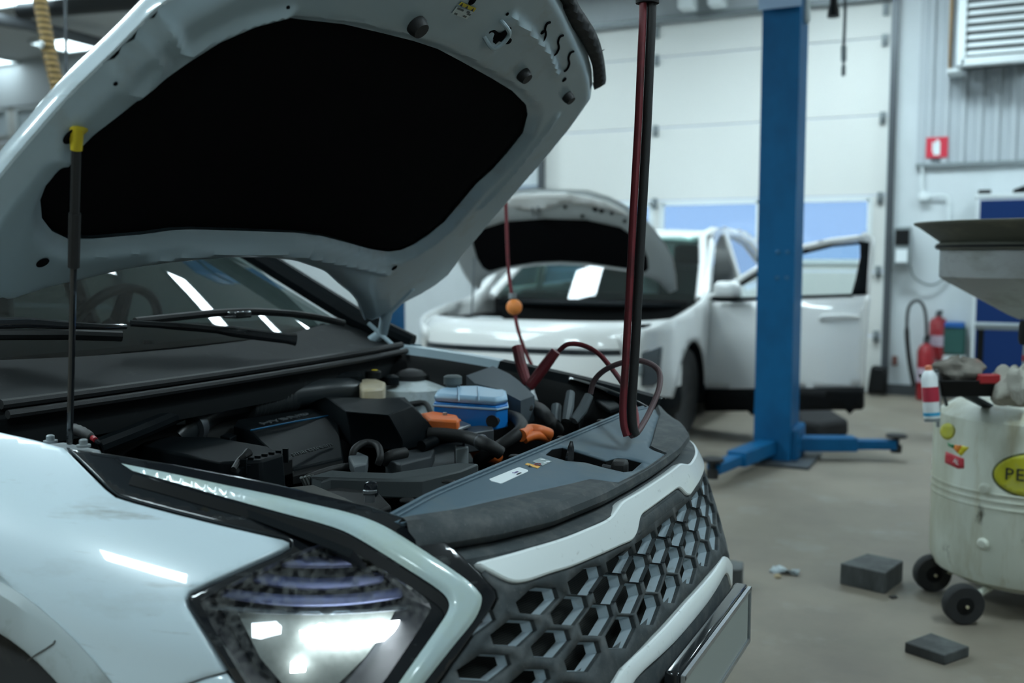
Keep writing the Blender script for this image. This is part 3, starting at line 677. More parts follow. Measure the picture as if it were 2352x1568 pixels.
frame_out = [tuple(q) for q in frame_out]
pad_px = [(654, 38), (571, 57), (500, 89), (429, 136), (357, 186), (286, 243), (214, 300), (179, 335), (143, 371), (107, 415), (91, 457), (95, 500), (118, 529), (154, 546), (214, 546), (321, 537), (393, 527), (440, 525), (571, 529), (679, 533), (740, 541), (800, 557), (850, 571), (890, 577), (920, 573), (950, 560), (986, 536), (1021, 507), (1057, 464), (1093, 421), (1129, 389), (1164, 350), (1200, 304), (1211, 262), (1207, 239), (1175, 207), (1129, 179), (1057, 139), (1004, 111), (950, 93), (879, 75), (789, 54), (700, 44)]
pad = hs(pad_px)
ridges = [hs(l) for l in ([(345, 25), (372, 45), (392, 85), (415, 92), (470, 60), (560, 22), (640, 2)], [(262, 95), (258, 140), (272, 178), (296, 188), (330, 160), (345, 120), (325, 88), (300, 78), (262, 95)], [(120, 330), (135, 345), (165, 335)], [(1105, 60), (1100, 80), (1115, 92)],
                          [(1155, 15), (1200, 55), (1240, 100), (1262, 150)], [(1090, 460), (1160, 385), (1230, 295), (1262, 250)], [(700, 570), (820, 596), (880, 610)], [(330, 572), (420, 560), (560, 556), (690, 565)])]
def frame_h(V, do, dh):
    h = -.016 * sm(0, .035, do) - .012 * sm(.0, .02, do) + .026 * sm(.030, .0, dh[0])
    for k, r in enumerate(ridges): h = h - .010 * np.exp(-(dist(V, r, False) / .0105) ** 2)
    return h
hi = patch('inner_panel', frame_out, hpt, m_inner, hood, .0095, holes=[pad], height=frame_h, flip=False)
patch('insulation_pad', pad, lambda q, h: hpt(q, .006 + h), m_pad, hood, .03, height=lambda V, do, dh: -.012 * sm(0, .05, do))
def grow(l, k):
    a = np.array(l); c = a.mean(0); return [tuple(c + (q - c) * k) for q in a]
so = resample(frame_out, .02)
for _ in range(2): so = (np.roll(so, 1, 0) + 2 * so + np.roll(so, -1, 0)) / 4
tg = np.roll(so, -1, 0) - np.roll(so, 1, 0); tg /= np.linalg.norm(tg, axis=1, keepdims=True); nin = np.stack([-tg[:, 1], tg[:, 0]], 1)
if not inside((so + nin * .01)[:60], so).mean() > .5: nin = -nin
def srow(ins, h): return [Vector(q) for q in hpt(so + nin * ins, h)]
rim = MB().rings([srow(.002, -.002), srow(-.003, 0), srow(-.003, .006), srow(.001, .020), srow(.008, .036), srow(.022, .050), srow(.040, .058)], cap0=False, cap1=False)
if 1: rim.f = [f_[::-1] for f_ in rim.f]
V2, tr, _, _ = fill([tuple(q) for q in so + nin * .040], .03)
nb = len(rim.v); din = dist(V2, [tuple(q) for q in so])
rim.v += [Vector(q) for q in hpt(V2, .058 + .012 * sm(.04, .4, din))]; rim.f += [(a + nb, b_ + nb, c_ + nb) for a, b_, c_ in tr]; rim.m += [0] * len(tr)
skn = rim.build('outer_skin', m_paint, hood, ang=60)
# rubber lip along the front edge at the far corner
fo = hs([(1384, 186), (1386, 171), (1379, 118), (1364, 71), (1340, 30), (1321, 0)]); fi = hs([(1359, 200), (1353, 143), (1329, 89), (1300, 45), (1286, 15), (1284, 0)])
fo = fo + [(-.02, 1.25), (-.25, 1.23), (-.50, 1.165), (-.66, 1.085)]; fi = fi + [(-.02, 1.20), (-.25, 1.18), (-.49, 1.115), (-.63, 1.05)]
patch('front_lip_seal', [tuple(q) for q in cr(fo, False, 4)] + [tuple(q) for q in cr(fi, False, 4)][::-1], hpt, m_blk2, hood, .012, height=lambda V, do, dh: -.012 - .012 * sm(0, .02, do), solid=.02)
# plugs, holes, slots, striker
def disc(px, py, r, name, m, h=-.030, th=.004, ell=1.0):
    c = hp1(px, py, h); b = MB(); R = []
    for k, (rr, dz) in enumerate(((r, 0), (r, -th * .4), (r * .8, -th))):
        R.append([c + Vector((0, 1, 0)) * (rr * math.cos(a)) + Vector(HE) * (rr * ell * math.sin(a)) + Vector(HN) * dz for a in np.linspace(0, 2 * math.pi, 17)[:-1]])
    return b.rings(R).build(name, m, hood)
for px, py, r in ((955, 56, .021), (1200, 169, .018), (1302, 220, .016)): disc(px, py, r, 'rubber_plug', m_rub, -.028, .02)
for px, py, r in ((98, 603, .012), (906, 615, .010), (391, 92, .004), (265, 192, .004), (661, 17, .004), (1085, 2, .010), (1246, 74, .006), (1296, 183, .007), (1165, 32, .004)): disc(px, py, r, 'panel_hole', m_pad, -.0295, .002)
for k, (px, py) in enumerate(((1253, 75), (1283, 105), (1307, 142))):
    p = [hp1(px + a, py + b_, -.030) for a, b_ in ((11, -24), (3, -20), (-1, -8), (1, 4), (-4, 16), (-11, 22))]
    MB().tube([Vector(q) for q in cr(p, False, 4)], .0028, 6).build('wavy_slot', m_pad, hood)
cx = [(1103, 58), (1106, 50), (1118, 47), (1128, 54), (1141, 48), (1150, 42), (1155, 43), (1144, 60), (1156, 68), (1150, 78), (1138, 78), (1126, 72), (1113, 86), (1104, 87), (1107, 80), (1114, 68)]
V2, tr, _, _ = fill([tuple(q) for q in cr(hs(cx), True, 3)], .012)
meshobj('striker_opening', hpt(V2, -.0305), tr, m_pad, hood, solid=.002, soff=0)
MB().tube([Vector(q) for q in cr([hp1(1151, 48, -.028), hp1(1163, 62, -.045), hp1(1170, 77, -.05), hp1(1162, 92, -.05), hp1(1148, 106, -.05), hp1(1134, 112, -.05), hp1(1124, 104, -.045), hp1(1112, 84, -.028)], False, 4)], .0048, 8).build('striker_loop', m_inner, hood)
# warning sticker
def hdecal(name, px, m, lift=-.0305): return MB().poly([hp1(a, b_, lift) for a, b_ in px]).build(name, m, hood, smooth=False, solid=.0008, soff=0)
hdecal('warning_sticker', [(1038, 31), (1050, 15), (1087, 27), (1072, 44)], mat('sticker_white', (.55, .62, .62), .5))
hdecal('sticker_band', [(1054, 11), (1060, 5), (1094, 19), (1088, 27)], mat('sticker_yellow', (.62, .50, .02), .5), -.0308)
xd = hp1(1072, 44) - hp1(1038, 31); yd = hp1(1050, 15) - hp1(1038, 31)
for q in ((1061, 11), (1073, 16), (1086, 22)):
    a = hp1(*q, -.0318); X_, Y_ = xd.normalized() * .0045, yd.normalized() * .0075
    MB().poly([a - X_ - Y_ * .5, a + X_ - Y_ * .5, a + Y_ * .6]).build('warning_triangle', m_print, hood, smooth=False)
for k, (q, ww) in enumerate((((1058, 22), .012), ((1047, 32), .006), ((1068, 38), .006), ((1077, 33), .007), ((1076, 28), .006))):
    a = hp1(*q, -.0318); X_, Y_ = xd.normalized() * ww, yd.normalized() * .0022
    MB().poly([a - X_ - Y_, a + X_ - Y_, a + X_ + Y_, a - X_ + Y_]).build('sticker_print', mat('sticker_ink', (.10, .12, .12), .6), hood, smooth=False)
# stay rod
pt = hp1(176, 300, -.03); pb = P(160, 1018, y=-.735)
def lerp(t): return pt + (pb - pt) * t
rod = MB().tube([lerp(.06), lerp(1)], .0055, 10).build('stay_rod', m_gloss, car)
MB().tube([lerp(.24), lerp(.405)], .0095, 10).build('rod_grip', m_rub, rod)
MB().tube([lerp(.05), lerp(.25)], .0075, 10).build('rod_sleeve', m_rub, rod)
b = MB().tube([lerp(.055), lerp(.0), hp1(196, 292, -.018)], [.009, .011, .008], 10); b.tube([hp1(160, 312, -.022), hp1(190, 294, -.022)], .009, 10)
b.build('yellow_end_cap', m_yel, rod)
disc(163, 313, .012, 'panel_hole', m_pad, -.0295, .002, 1.4)
# hinges
for s in (-1, 1):
    b = MB()
    if s > 0: b.tube([(-1.30, s * .735, 1.02), (-1.22, s * .72, 1.07), (-1.19, s * .70, 1.14), (-1.10, s * .70, 1.22)], [.022, .018, .02, .018], 8)
    b.box((-1.26, s * .735, 1.01), (.14, .05, .02)).build('bonnet_hinge', m_inner, car, bevel=.004)
MB().tube([P(846, 742, y=.70), P(900, 790, y=.72), P(912, 815, y=.72)], .007, 8).build('hinge_bracket', m_inner, car)
MB().tube([P(905, 815, z=1.0), P(948, 806, z=1.0)], .016, 10).build('bonnet_stop', m_rub, car)
MB().tube([P(918, 812, z=1.0), P(920, 850, z=.93)], .013, 8).build('strut_bracket', m_blk, car)
# ---- scuttle, wipers, weatherstrip
R = []
for y in np.linspace(-.86, .76, 33):
    bow = .05 * (1 - (y / .8) ** 2); t = y / .8
    R.append([(-1.345 - .06 * t * t, y, 1.095), (-1.30 + bow * .5 - .03 * t * t, y, 1.075), (-1.255 + bow - .02 * t * t, y, 1.045), (-1.205 + bow, y, 1.03), (-1.17 + bow, y, 1.024), (-1.165 + bow, y, 1.0), (-1.172 + bow, y, .94)])
MB().rings(R, closed=False).build('scuttle_panel', mat('scuttle_plastic', (.008, .010, .011), .7, spec=.2, spots=[((.03, .034, .036), 14, .60, .8, I3)]), car)
ws = [(-1.16 + .05 * (1 - (y / .8) ** 2), y, 1.032) for y in np.linspace(-.70, .72, 30)]
MB().tube(ws, .010, 8).build('weatherstrip', m_rub, car)
MB().tube([(q[0] + .018, q[1], q[2] - .018) for q in ws], .009, 8).build('weatherstrip', m_rub, car)
b = MB()
for k in range(14):
    q = P(462 + k * 7, 802 - k * 2.2, z=1.033); b.box(q + Vector((0, 0, .004)), (.06, .0035, .006))
b.build('scuttle_vent', m_blk2, car)
for px, py, hgt in ((342, 835, .05), (742, 782, .045)):
    c = P(px, py, z=1.03); MB().lathe([(.026, 0), (.022, hgt * .55), (.017, hgt * .92), (.012, hgt), (.014, hgt * 1.05), (.012, hgt * 1.25), (.004, hgt * 1.3)], c, seg=16).build('bonnet_buffer', m_rub, car)
def P3(l): return [P(a, b_, d=d) for a, b_, d in l]
wp = MB().tube([Vector(q) for q in cr(P3([(300, 742, 2.38), (400, 748, 2.46), (500, 757, 2.55), (600, 770, 2.63), (680, 780, 2.68)]), False, 3)], [.008] * 3 + [.010] * 4 + [.014] * 5 + [.017], 8, flat=.6).build('wiper_arm', m_gloss, car)
MB().tube([Vector(q) for q in cr(P3([(310, 738, 2.40), (420, 726, 2.52), (520, 717, 2.64), (600, 716, 2.72), (700, 724, 2.84), (790, 742, 2.95)]), False, 3)], .010, 8).build('wiper_blade', m_rub, car)
MB().box(P(545, 722, d=2.65), (.05, .06, .018)).build('wiper_joint', m_gloss, wp, bevel=.004)
w2 = MB().tube(P3([(-60, 742, 2.10), (60, 741, 2.15), (140, 746, 2.2), (230, 750, 2.27), (290, 750, 2.36)]), [.014, .012, .009, .007, .006], 8, flat=.6).build('wiper_arm', m_gloss, car)
MB().tube(P3([(-40, 768, 2.10), (60, 768, 2.15), (160, 768, 2.2), (280, 772, 2.26)]), .012, 8).build('wiper_blade', m_rub, car)
# ---- engine bay
def block(name, px, z, h, m, parent=car, bevel=.006, flare=0., **kw):
    """a moulded box: top outline traced at height z (or per point), dropped by h and flared outwards"""
    t = [P(q[0], q[1], z=(q[2] if len(q) > 2 else z)) for q in px]; c = sum(t, Vector()) / len(t)
    bt = [Vector((p.x + (p.x - c.x) * flare, p.y + (p.y - c.y) * flare, min(p.z, z) - h)) for p in t]
    a = MB().rings([bt, t]); 
    nrm = sum(((t[i] - c).cross(t[(i + 1) % len(t)] - c) for i in range(len(t))), Vector())
    if nrm.z < 0: a.f = [f_[::-1] for f_ in a.f]
    return a.build(name, m, parent, bevel=bevel, **kw)
# firewall felt and its bulging pipe
b = MB(); b.box((-1.19, 0, .90), (.03, 1.45, .20)); b.build('firewall_felt', mat('firewall_felt_cloth', (.012, .014, .014), .9), car)
MB().tube([Vector(q) for q in cr([P(215, 1030, z=.92), P(330, 985, z=.94), P(450, 935, z=.95), P(560, 900, z=.96), P(700, 874, z=.965), P(830, 868, z=.965)], False, 4)], .019, 10).build('bay_seal', m_blk, car)
# air filter box
ab = block('air_filter_box', [(347, 1001), (496, 1003), (615, 1024), (651, 1041), (600, 1057), (506, 1060), (318, 1022)], .895, .12, m_blk, flare=.05)
block('filter_lid_edge', [(318, 1022), (506, 1060), (506, 1082), (250, 1038)], .895, .02, m_blk2, ab, bevel=.002) if 0 else None
b = MB()
for k in range(7):
    q = P(560 + k * 16, 1071 - k * 4.2, z=.885); b.box(q, (.012, .005, .03), Matrix.Rotation(.3, 3, 'Z'))
b.build('lid_ribs', m_blk, ab)
block('filter_clamp_rail', [(556, 1078), (668, 1048), (672, 1052), (562, 1084)], .872, .035, m_blk2, ab, bevel=.003)
MB().tube([P(536, 1078, z=.885), P(548, 1058, z=.895), P(562, 1046, z=.905), P(572, 1038, z=.91)], [.006, .006, .007, .010], 8).build('clip_lever', m_rub, ab)
MB().tube([P(540, 1075, z=.875), P(566, 1092, z=.865)], .022, 12).build('filter_clip', m_blk, ab)
block('filter_base', [(520, 1098), (700, 1062), (720, 1090), (560, 1130)], .80, .15, m_blk2, ab)
# intake pipe: clamp, elbow, corrugated sleeve, straight pipe
pth = [Vector(q) for q in cr([P(410, 1003, z=.885), P(440, 975, z=.91), P(478, 950, z=.925), P(530, 936, z=.93), P(600, 922, z=.935), P(680, 908, z=.938), P(760, 898, z=.938), P(815, 896, z=.93)], False, 5)]
MB().tube(pth, .036, 18).build('intake_pipe', mat('satin_black_pipe', (.020, .025, .028), .3), car)
cor = []; rr = []
cp = [P(560 + k * 3.0, 930 - k * .52, z=.934) for k in range(36)]
MB().tube(cp, [.044 if k % 3 == 0 else (.046 if k % 3 == 1 else .043) for k in range(36)], 20).build('corrugated_sleeve', mat('sleeve_rubber', (.014, .018, .020), .55), car)
a = P(436, 978, z=.908); d_ = (P(478, 950, z=.925) - a).normalized()
cl = MB().lathe([(.038, -.012), (.045, -.012), (.045, .012), (.038, .012)], a, d_, 28).build('hose_clamp', m_dsteel, car)
MB().box(P(408, 968, z=.925), (.035, .016, .014), Matrix.Rotation(.8, 3, 'Z')).build('clamp_screw', m_grey, cl, bevel=.002)
MB().lathe([(.047, -.008), (.049, 0), (.047, .008)], P(424, 990, z=.895), d_, 28).build('pipe_flange', m_blk, car)
# engine cover with HYBRID lettering
b = MB(); q_ = [P(a, b_, z=z) for a, b_, z in ((546, 963, .905), (724, 936, .905), (774, 951, .900), (576, 988, .900), (536, 980, .898), (787, 1050, .848), (672, 1076, .843), (598, 1012, .884))]
lo_ = [Vector((p.x + (.01 if k in (5, 6, 7) else 0), p.y, p.z - .035)) for k, p in enumerate(q_)]
b.v = q_ + lo_; F_ = [(0, 4, 3), (0, 3, 2, 1), (3, 7, 6, 5, 2), (4, 7, 3), (4, 12, 15, 7), (7, 15, 14, 6), (6, 14, 13, 5), (5, 13, 10, 2), (2, 10, 9, 1), (1, 9, 8, 0), (0, 8, 12, 4)]
for f_ in F_: b.face(f_)
ec = b.build('engine_cover', m_blk, car, bevel=.003)
def cz(px, py):  # height of the sloping lid
    return float(np.interp(py + .19 * (px - 576), [960, 988, 1096], [.908, .902, .848]))
MB().tube([P(576, 988, z=.9055), P(676, 968, z=.9055), P(774, 951, z=.898)], .0022, 6).build('blue_line', mat('blue_strip', (.006, .07, .15), .4), ec)
a0, a1 = P(600, 974, z=.908), P(710, 950, z=.908); xd = (a1 - a0).normalized(); yd = Vector((-1, 0, .12))
text('raised_lettering', 'HYBRID', .023, mat('raised_black', (.06, .07, .075), .6), ec, P(656, 961, z=.9050), xd, yd, .0015, xs=2.3)
text('raised_lettering', 'smartstream', .017, mat('raised_grey', (.05, .058, .06), .6), ec, P(716, 1032, z=.8685), xd, Vector((-1, 0, .62)), .002, xs=1.7)
block('cover_skirt', [(672, 1078, .84), (787, 1052, .845), (788, 1066, .835), (672, 1093, .83)], .83, .02, m_blk2, ec, bevel=.002)
# second, faceted cover
t_in = [(750, 911), (868, 917), (918, 915), (946, 932), (892, 953), (794, 944)]
t_out = [(712, 922), (760, 906), (870, 911), (922, 910), (1006, 992), (922, 1021), (812, 1012), (790, 972)]
A = [P(a, b_, z=.935) for a, b_ in t_in]; Bq = [P(a, b_, z=z) for a, b_, z in ((708, 924, .915), (868, 913, .915), (930, 912, .91), (1006, 990, .875), (922, 1010, .865), (806, 1000, .87))]
D_ = [q + Vector((0, 0, -.028)) for q in Bq]
b = MB().rings([D_, Bq, A]); b.f = [f_[::-1] for f_ in b.f]
MB.build(b, 'faceted_engine_cover', m_blk, car, bevel=.003)
# fluid tanks
bf = block('brake_fluid_tank', [(822, 872), (858, 866), (886, 876), (884, 890), (830, 894)], .955, .06, mat('cloudy_plastic', (.50, .44, .34), .4, spots=[((.40, .32, .16), 8, .4, .7, I3)]), bevel=.008)
MB().lathe([(.024, 0), (.024, .018), (.020, .022), (0, .023)], P(857, 868, z=.955), seg=18).build('tank_cap', m_blk2, bf)
MB().lathe([(.010, 0), (.008, .002)], P(860, 850, z=.978), seg=14).build('cap_sticker', m_yel, bf)
tw = MB().lathe([(.12, -.12), (.105, -.01), (.07, .0), (.04, .01)], P(950, 882, z=.925), seg=24).build('strut_tower', mat('pale_painted_steel', (.40, .46, .47), .45, spots=[((.20, .21, .20), 16, .5, .75, I3)]), car)
MB().lathe([(.045, 0), (.05, .015), (.035, .028), (.012, .034)], P(944, 872, z=.935), seg=18).build('strut_cap', m_rub, tw)
MB().lathe([(.022, 0), (.022, .024), (.012, .03)], P(900, 884, z=.93), seg=14).build('fluid_cap', m_blk, car)
m_cool = mat('cloudy_blue_plastic', (.36, .55, .72), .35); m_fluid = mat('blue_coolant', (.01, .18, .55), .3)
top = [(1004, 892), (1030, 886), (1100, 884), (1150, 886), (1164, 895), (1166, 908), (1140, 913), (996, 904)]
ct = block('coolant_tank', top, .948, .022, m_cool, bevel=.010)
MB().rings([[P(a, b_, z=.948) + Vector((0, 0, -.085)) for a, b_ in top], [P(a, b_, z=.948) + Vector((0, 0, -.022)) for a, b_ in top]]).build('coolant', m_fluid, ct, bevel=.004)
b = MB()
tp = [P(a, b_, z=.948) + Vector((0, 0, -.028)) for a, b_ in top]; cc = sum(tp, Vector()) / len(tp); tp = [cc + (p - cc) * 1.03 for p in tp]
MB().rings([[p + Vector((0, 0, -.006)) for p in tp], tp]).build('tank_seam', m_cool, ct, bevel=.002)
MB().lathe([(.020, 0), (.020, .012), (.026, .012), (.026, .032), (.02, .036)], P(1040, 891, z=.944), seg=18).build('tank_cap', mat('grey_cap', (.10, .12, .12), .6), ct)
for px in (1052, 1098): MB().tube([P(px, 888, z=.9505), P(px + 2, 920, z=.949)], .0022, 6).build('tank_rib', m_cool, ct)
ob = block('high_voltage_box', [(968, 948), (1000, 944), (1050, 952), (1056, 960), (1052, 966), (985, 962)], .905, .035, m_ora, bevel=.006)
MB().lathe([(.006, 0), (.006, .006)], P(1022, 952, z=.906), seg=10).build('bolt', m_steel, ob)
block('box_rim', [(962, 950), (1000, 943), (1056, 953), (1060, 965), (1050, 972), (980, 966)], .886, .008, m_ora, ob, bevel=.002)
def hose(name, pts, r, m=m_rub, seg=12): return MB().tube([Vector(q) for q in cr([P(a, b_, z=z) for a, b_, z in pts], False, 5)], r, seg).build(name, m, car)
h1 = hose('coolant_hose', [(1130, 968, .885), (1155, 954, .89), (1188, 962, .885), (1198, 985, .88), (1170, 1010, .86), (1130, 1036, .83), (1100, 1056, .79)], .017)
MB().lathe([(.019, -.005), (.021, 0), (.019, .005)], P(1146, 958, z=.888), P(1165, 952, z=.89) - P(1140, 962, z=.886), 16).build('hose_clip', m_grey, h1)
h2 = hose('coolant_hose', [(1166, 936, .90), (1200, 932, .90), (1236, 940, .895), (1262, 966, .88), (1280, 990, .85)], .020)
MB().lathe([(.022, -.006), (.024, 0), (.022, .006)], P(1178, 935, z=.90), P(1195, 932, z=.9) - P(1170, 936, z=.9), 16).build('hose_clip', m_grey, h2)
h3 = hose('coolant_hose', [(985, 996, .87), (1030, 998, .87), (1080, 1006, .865), (1120, 1022, .86), (1150, 1040, .84)], .0165)
MB().lathe([(.0175, -.008), (.020, 0), (.0175, .008)], P(1105, 1015, z=.862), P(1120, 1022, z=.86) - P(1090, 1008, z=.864), 16).build('hose_clip', m_dsteel, h3)
hose('black_hose', [(1165, 900, .92), (1195, 905, .925), (1210, 930, .91), (1212, 950, .88)], .016)
hose('orange_cable', [(1196, 1000, .87), (1215, 988, .875), (1240, 990, .872), (1262, 998, .86)], .016, m_ora)
hose('orange_cable', [(1205, 1008, .86), (1230, 1000, .865), (1258, 1006, .85)], .012, m_ora)
hose('orange_cable', [(1085, 1050, .78), (1110, 1040, .79), (1140, 1050, .77)], .022, m_ora)
block('bracket', [(1032, 972), (1062, 966), (1082, 974), (1052, 984)], .885, .008, m_steel, bevel=.002)
block('bracket', [(1062, 980), (1130, 974), (1134, 986), (1066, 996)], .872, .05, m_dsteel, bevel=.003)
block('bracket', [(1044, 1022), (1074, 1018), (1076, 1026), (1046, 1030)], .84, .14, m_grey, bevel=.003)
block('lower_tray', [(930, 1030), (1080, 1010), (1100, 1060), (960, 1080)], .76, .04, m_dsteel)
# fuse box lid and battery side
t_ = [P(a, b_, y=y) for a, b_, y in ((1071, 862, .56), (1132, 840, .62), (1170, 858, .60), (1192, 874, .57), (1228, 908, .48), (1196, 920, .42), (1140, 892, .47), (1090, 880, .52))]
fb = MB(); cen_t = sum(t_, Vector()) / 8 + Vector((0, 0, .004)); fb.v = t_ + [p + Vector((0, 0, -.07)) for p in t_] + [cen_t]
for k in range(8): fb.face((k, (k + 1) % 8, 16)); fb.face((k + 8, (k + 1) % 8 + 8, (k + 1) % 8, k))
fb.build('fuse_box', mat('grey_fuse_lid', (.075, .095, .11), .65), car)
block('battery', [(1236, 905), (1330, 880), (1420, 920), (1330, 960)], .86, .16, m_blk2)
block('battery_shroud', [(1330, 888), (1395, 900), (1425, 930), (1400, 938), (1350, 905)], .905, .02, m_blk)
# connectors and looms
for pts, r in (([(808, 1056, .84), (815, 1030, .865), (840, 1016, .872), (866, 1022, .868), (874, 1046, .85), (868, 1066, .83)], .0085), ([(880, 1060, .83), (900, 1046, .845), (930, 1040, .845)], .014), ([(700, 1098, .82), (760, 1078, .83), (800, 1070, .83)], .008), ([(930, 930, .88), (975, 925, .885), (990, 950, .87)], .008), ([(905, 900, .9), (950, 905, .9), (985, 915, .89)], .006)): hose('wire_loom', pts, r)
block('connector', [(800, 1046), (822, 1036), (846, 1046), (842, 1064), (812, 1070)], .852, .03, mat('grey_connector', (.09, .105, .115), .5), bevel=.004)
block('ignition_coil', [(884, 1054), (960, 1020), (998, 1030), (990, 1048), (920, 1066)], .835, .035, mat('dark_grey_coil', (.05, .058, .064), .6), bevel=.004)
MB().tube([P(968, 1024, z=.85), P(1000, 1012, z=.855)], .014, 12).build('coil_neck', m_blk, car)
block('connector', [(505, 1000), (526, 992), (544, 998), (528, 1006)], .885, .02, m_blk, bevel=.003)
# fresh-air duct in front
du = block('air_duct', [(715, 1096, .868), (762, 1078, .872), (800, 1082, .872), (900, 1085, .872), (1050, 1062, .875), (1100, 1064, .875), (1060, 1080, .87), (970, 1102, .86), (900, 1102, .858), (760, 1098, .858), (716, 1112, .85)], .85, .03, mat('duct_plastic', (.05, .06, .063), .6), bevel=.004)
for k in range(4): MB().tube([P(692 + k * 8, 1096 - k * 2, z=.862), P(700 + k * 8, 1112 - k, z=.845), P(703 + k * 8, 1122 - k, z=.82)], .004, 6).build('bellows_rib', mat('bellows_rubber%d' % k, (.07, .075, .072), .7), du)
# near rail with rubber buffer on its screw
st = MB().lathe([(.010, 0), (.010, .016), (.013, .017), (.013, .022), (.006, .023)], P(850, 1152, z=.862), seg=14).build('bonnet_rest', m_steel, car)
MB().lathe([(.011, 0), (.014, .004), (.013, .020), (.011, .026), (.006, .028)], P(852, 1140, z=.870), seg=14).build('rubber_tip', m_gloss, st)
block('slam_panel', [(690, 1130), (780, 1118), (870, 1128), (900, 1160), (860, 1175), (700, 1140)], .845, .02, m_blk2)
block('washer_neck', [(660, 1118, .85), (720, 1112, .855), (790, 1140, .85), (830, 1160, .845), (740, 1142, .84)], .84, .02, mat('dusty_bracket', (.06, .06, .055), .8), bevel=.003)
# cable boot by the stay rod
MB().tube([Vector(q) for q in cr([P(166, 985, z=.985), P(184, 990, z=.988), P(204, 1000, z=.985), P(214, 1006, z=.98)], False, 4)], [.010, .0115, .010, .011, .0095, .0105, .009, .0095, .008, .0085, .007, .006, .005], 12).build('cable_boot', m_rub, car)
MB().tube([P(208, 1002, z=.983), P(219, 1010, z=.98)], .005, 10).build('red_tape', m_redp, car)
MB().tube([Vector(q) for q in cr([P(216, 1008, z=.98), P(226, 1016, z=.975), P(232, 1028, z=.96), P(234, 1038, z=.95)], False, 4)], .0045, 8).build('black_lead', m_gloss, car)
for px, py in ((116, 1016), (192, 1026)):
    MB().lathe([(.012, 0), (.012, .004), (.007, .004), (.007, .012), (.004, .014)], P(px, py, z=.985), seg=12).build('wing_bolt', m_grey, car)
block('wing_bracket', [(95, 1020), (150, 1014), (235, 1032), (190, 1042), (120, 1032)], .978, .012, m_grey)
# ================================================================ second white car behind, nose towards us (-y)
BX, BY = -2.31, 3.98
c2 = empty('car', (BX, BY + 2.2, 0), 'white car behind the blue lift post with its driver door open', 'car')
def W2(z): return .905 - .26 * max(0., (z - .95)) ** 1.15 / .55 ** .15 if z > .95 else .905 - .06 * max(0, .45 - z) / .3
def plan(v):  # half width at distance v behind the nose
    return max(.02, 1 - max(0., (.95 - v) / .95) ** 3.0) ** (1 / 3.0)
def side_x(v, z): return W2(z) * plan(v)
for s in (1, -1):
    def ssurf(q, h, s=s): return np.array([(BX + s * (side_x(v, z) + hh) - (.09 if s < 0 else 0), BY + v, z) for (v, z), hh in zip(q, np.broadcast_to(h, len(q)))])
    arch = lambda c_, r=.375: [(c_ + r * math.cos(a), .34 + r * math.sin(a)) for a in np.linspace(math.pi, 0, 15)]
    outl = [(.22, .34)] + [(.22, .40)] + [(.30, .30)] + arch(.99) + [(1.40, .30), (3.20, .30)] + arch(3.65) + [(4.08, .34), (4.25, .50), (4.30, .85), (4.22, 1.05), (3.95, 1.30), (3.60, 1.47), (3.2, 1.535), (2.6, 1.55), (2.25, 1.53), (1.95, 1.44), (1.62, 1.22), (1.38, 1.03), (1.25, .99), (.9, .945), (.5, .885), (.2, .83), (.14, .80)]
    outl = [outl[0]] + outl[2:]
    door_hole = [(1.47, .40), (1.47, 1.00), (1.70, 1.18), (2.02, 1.40), (2.22, 1.475), (2.42, 1.485), (2.52, 1.10), (2.52, .60), (2.42, .40)]
    rwin = [(2.62, 1.06), (2.55, 1.475), (3.0, 1.475), (3.35, 1.42), (3.75, 1.24), (3.80, 1.10)]
    fwin = [(1.55, 1.04), (1.72, 1.17), (2.02, 1.385), (2.22, 1.46), (2.44, 1.475), (2.50, 1.06)]
    patch('body_side', outl, ssurf, m_paint2, c2, .06, holes=[door_hole if s > 0 else fwin, rwin], flip=(s > 0), solid=.03)
    patch('rear_side_glass', rwin, lambda q, h: ssurf(q, -.01), glassmat('tinted_glass', (.25, .36, .5), .02, ior=1.9), c2, .1, flip=(s > 0))
    if s < 0: patch('front_side_glass', fwin, lambda q, h: ssurf(q, -.01), m_glass, c2, .1)
    # black sill and arch cladding
    b = MB(); R = []
    for a in np.linspace(math.radians(-8), math.radians(188), 24):
        R.append([(BX + s * (side_x(min(max(.99 - r * math.cos(a), .1), 4), .5) + o_), BY + .99 - r * math.cos(a), .34 + r * math.sin(a)) for r, o_ in ((.352, -.05), (.356, .012), (.41, .012), (.42, -.01))])
    b.rings(R, closed=False).build('arch_cladding', m_blk, c2)
    MB().box((BX + s * .86, BY + 2.3, .27), (.08, 1.85, .14)).build('sill', m_blk2, c2, bevel=.02)
    for v in (.99, 3.65):
        wh = MB().lathe([(.20, -.09), (.31, -.10), (.335, -.06), (.34, 0), (.335, .06), (.31, .10), (.20, .09)], (BX + s * .79, BY + v, .34), (1, 0, 0), 36).build('wheel', m_tyre, c2)
        b = MB(); c = Vector((BX + s * .86, BY + v, .34))
        for k in range(5):
            for dk in (-.13, .13):
                a = k * 2 * math.pi / 5 + dk; u = Vector((0, math.cos(a), math.sin(a))); b.tube([c + u * .03, c + u * .21], [.02, .015], 6)
        b.lathe([(.045, -.02), (.05, .02)], c, (1, 0, 0), 14); b.lathe([(.205, -.05), (.225, -.05), (.225, .04), (.205, .04)], c - Vector((s * .03, 0, 0)), (1, 0, 0), 28)
        b.build('rim', m_dsteel, wh)
        MB().rings([[(BX + s * xx, BY + v + .37 * math.cos(a), .34 + .37 * math.sin(a)) for xx in (.55, .85)] for a in np.linspace(0, math.pi, 12)], closed=False).build('arch_liner', m_blk2, c2)
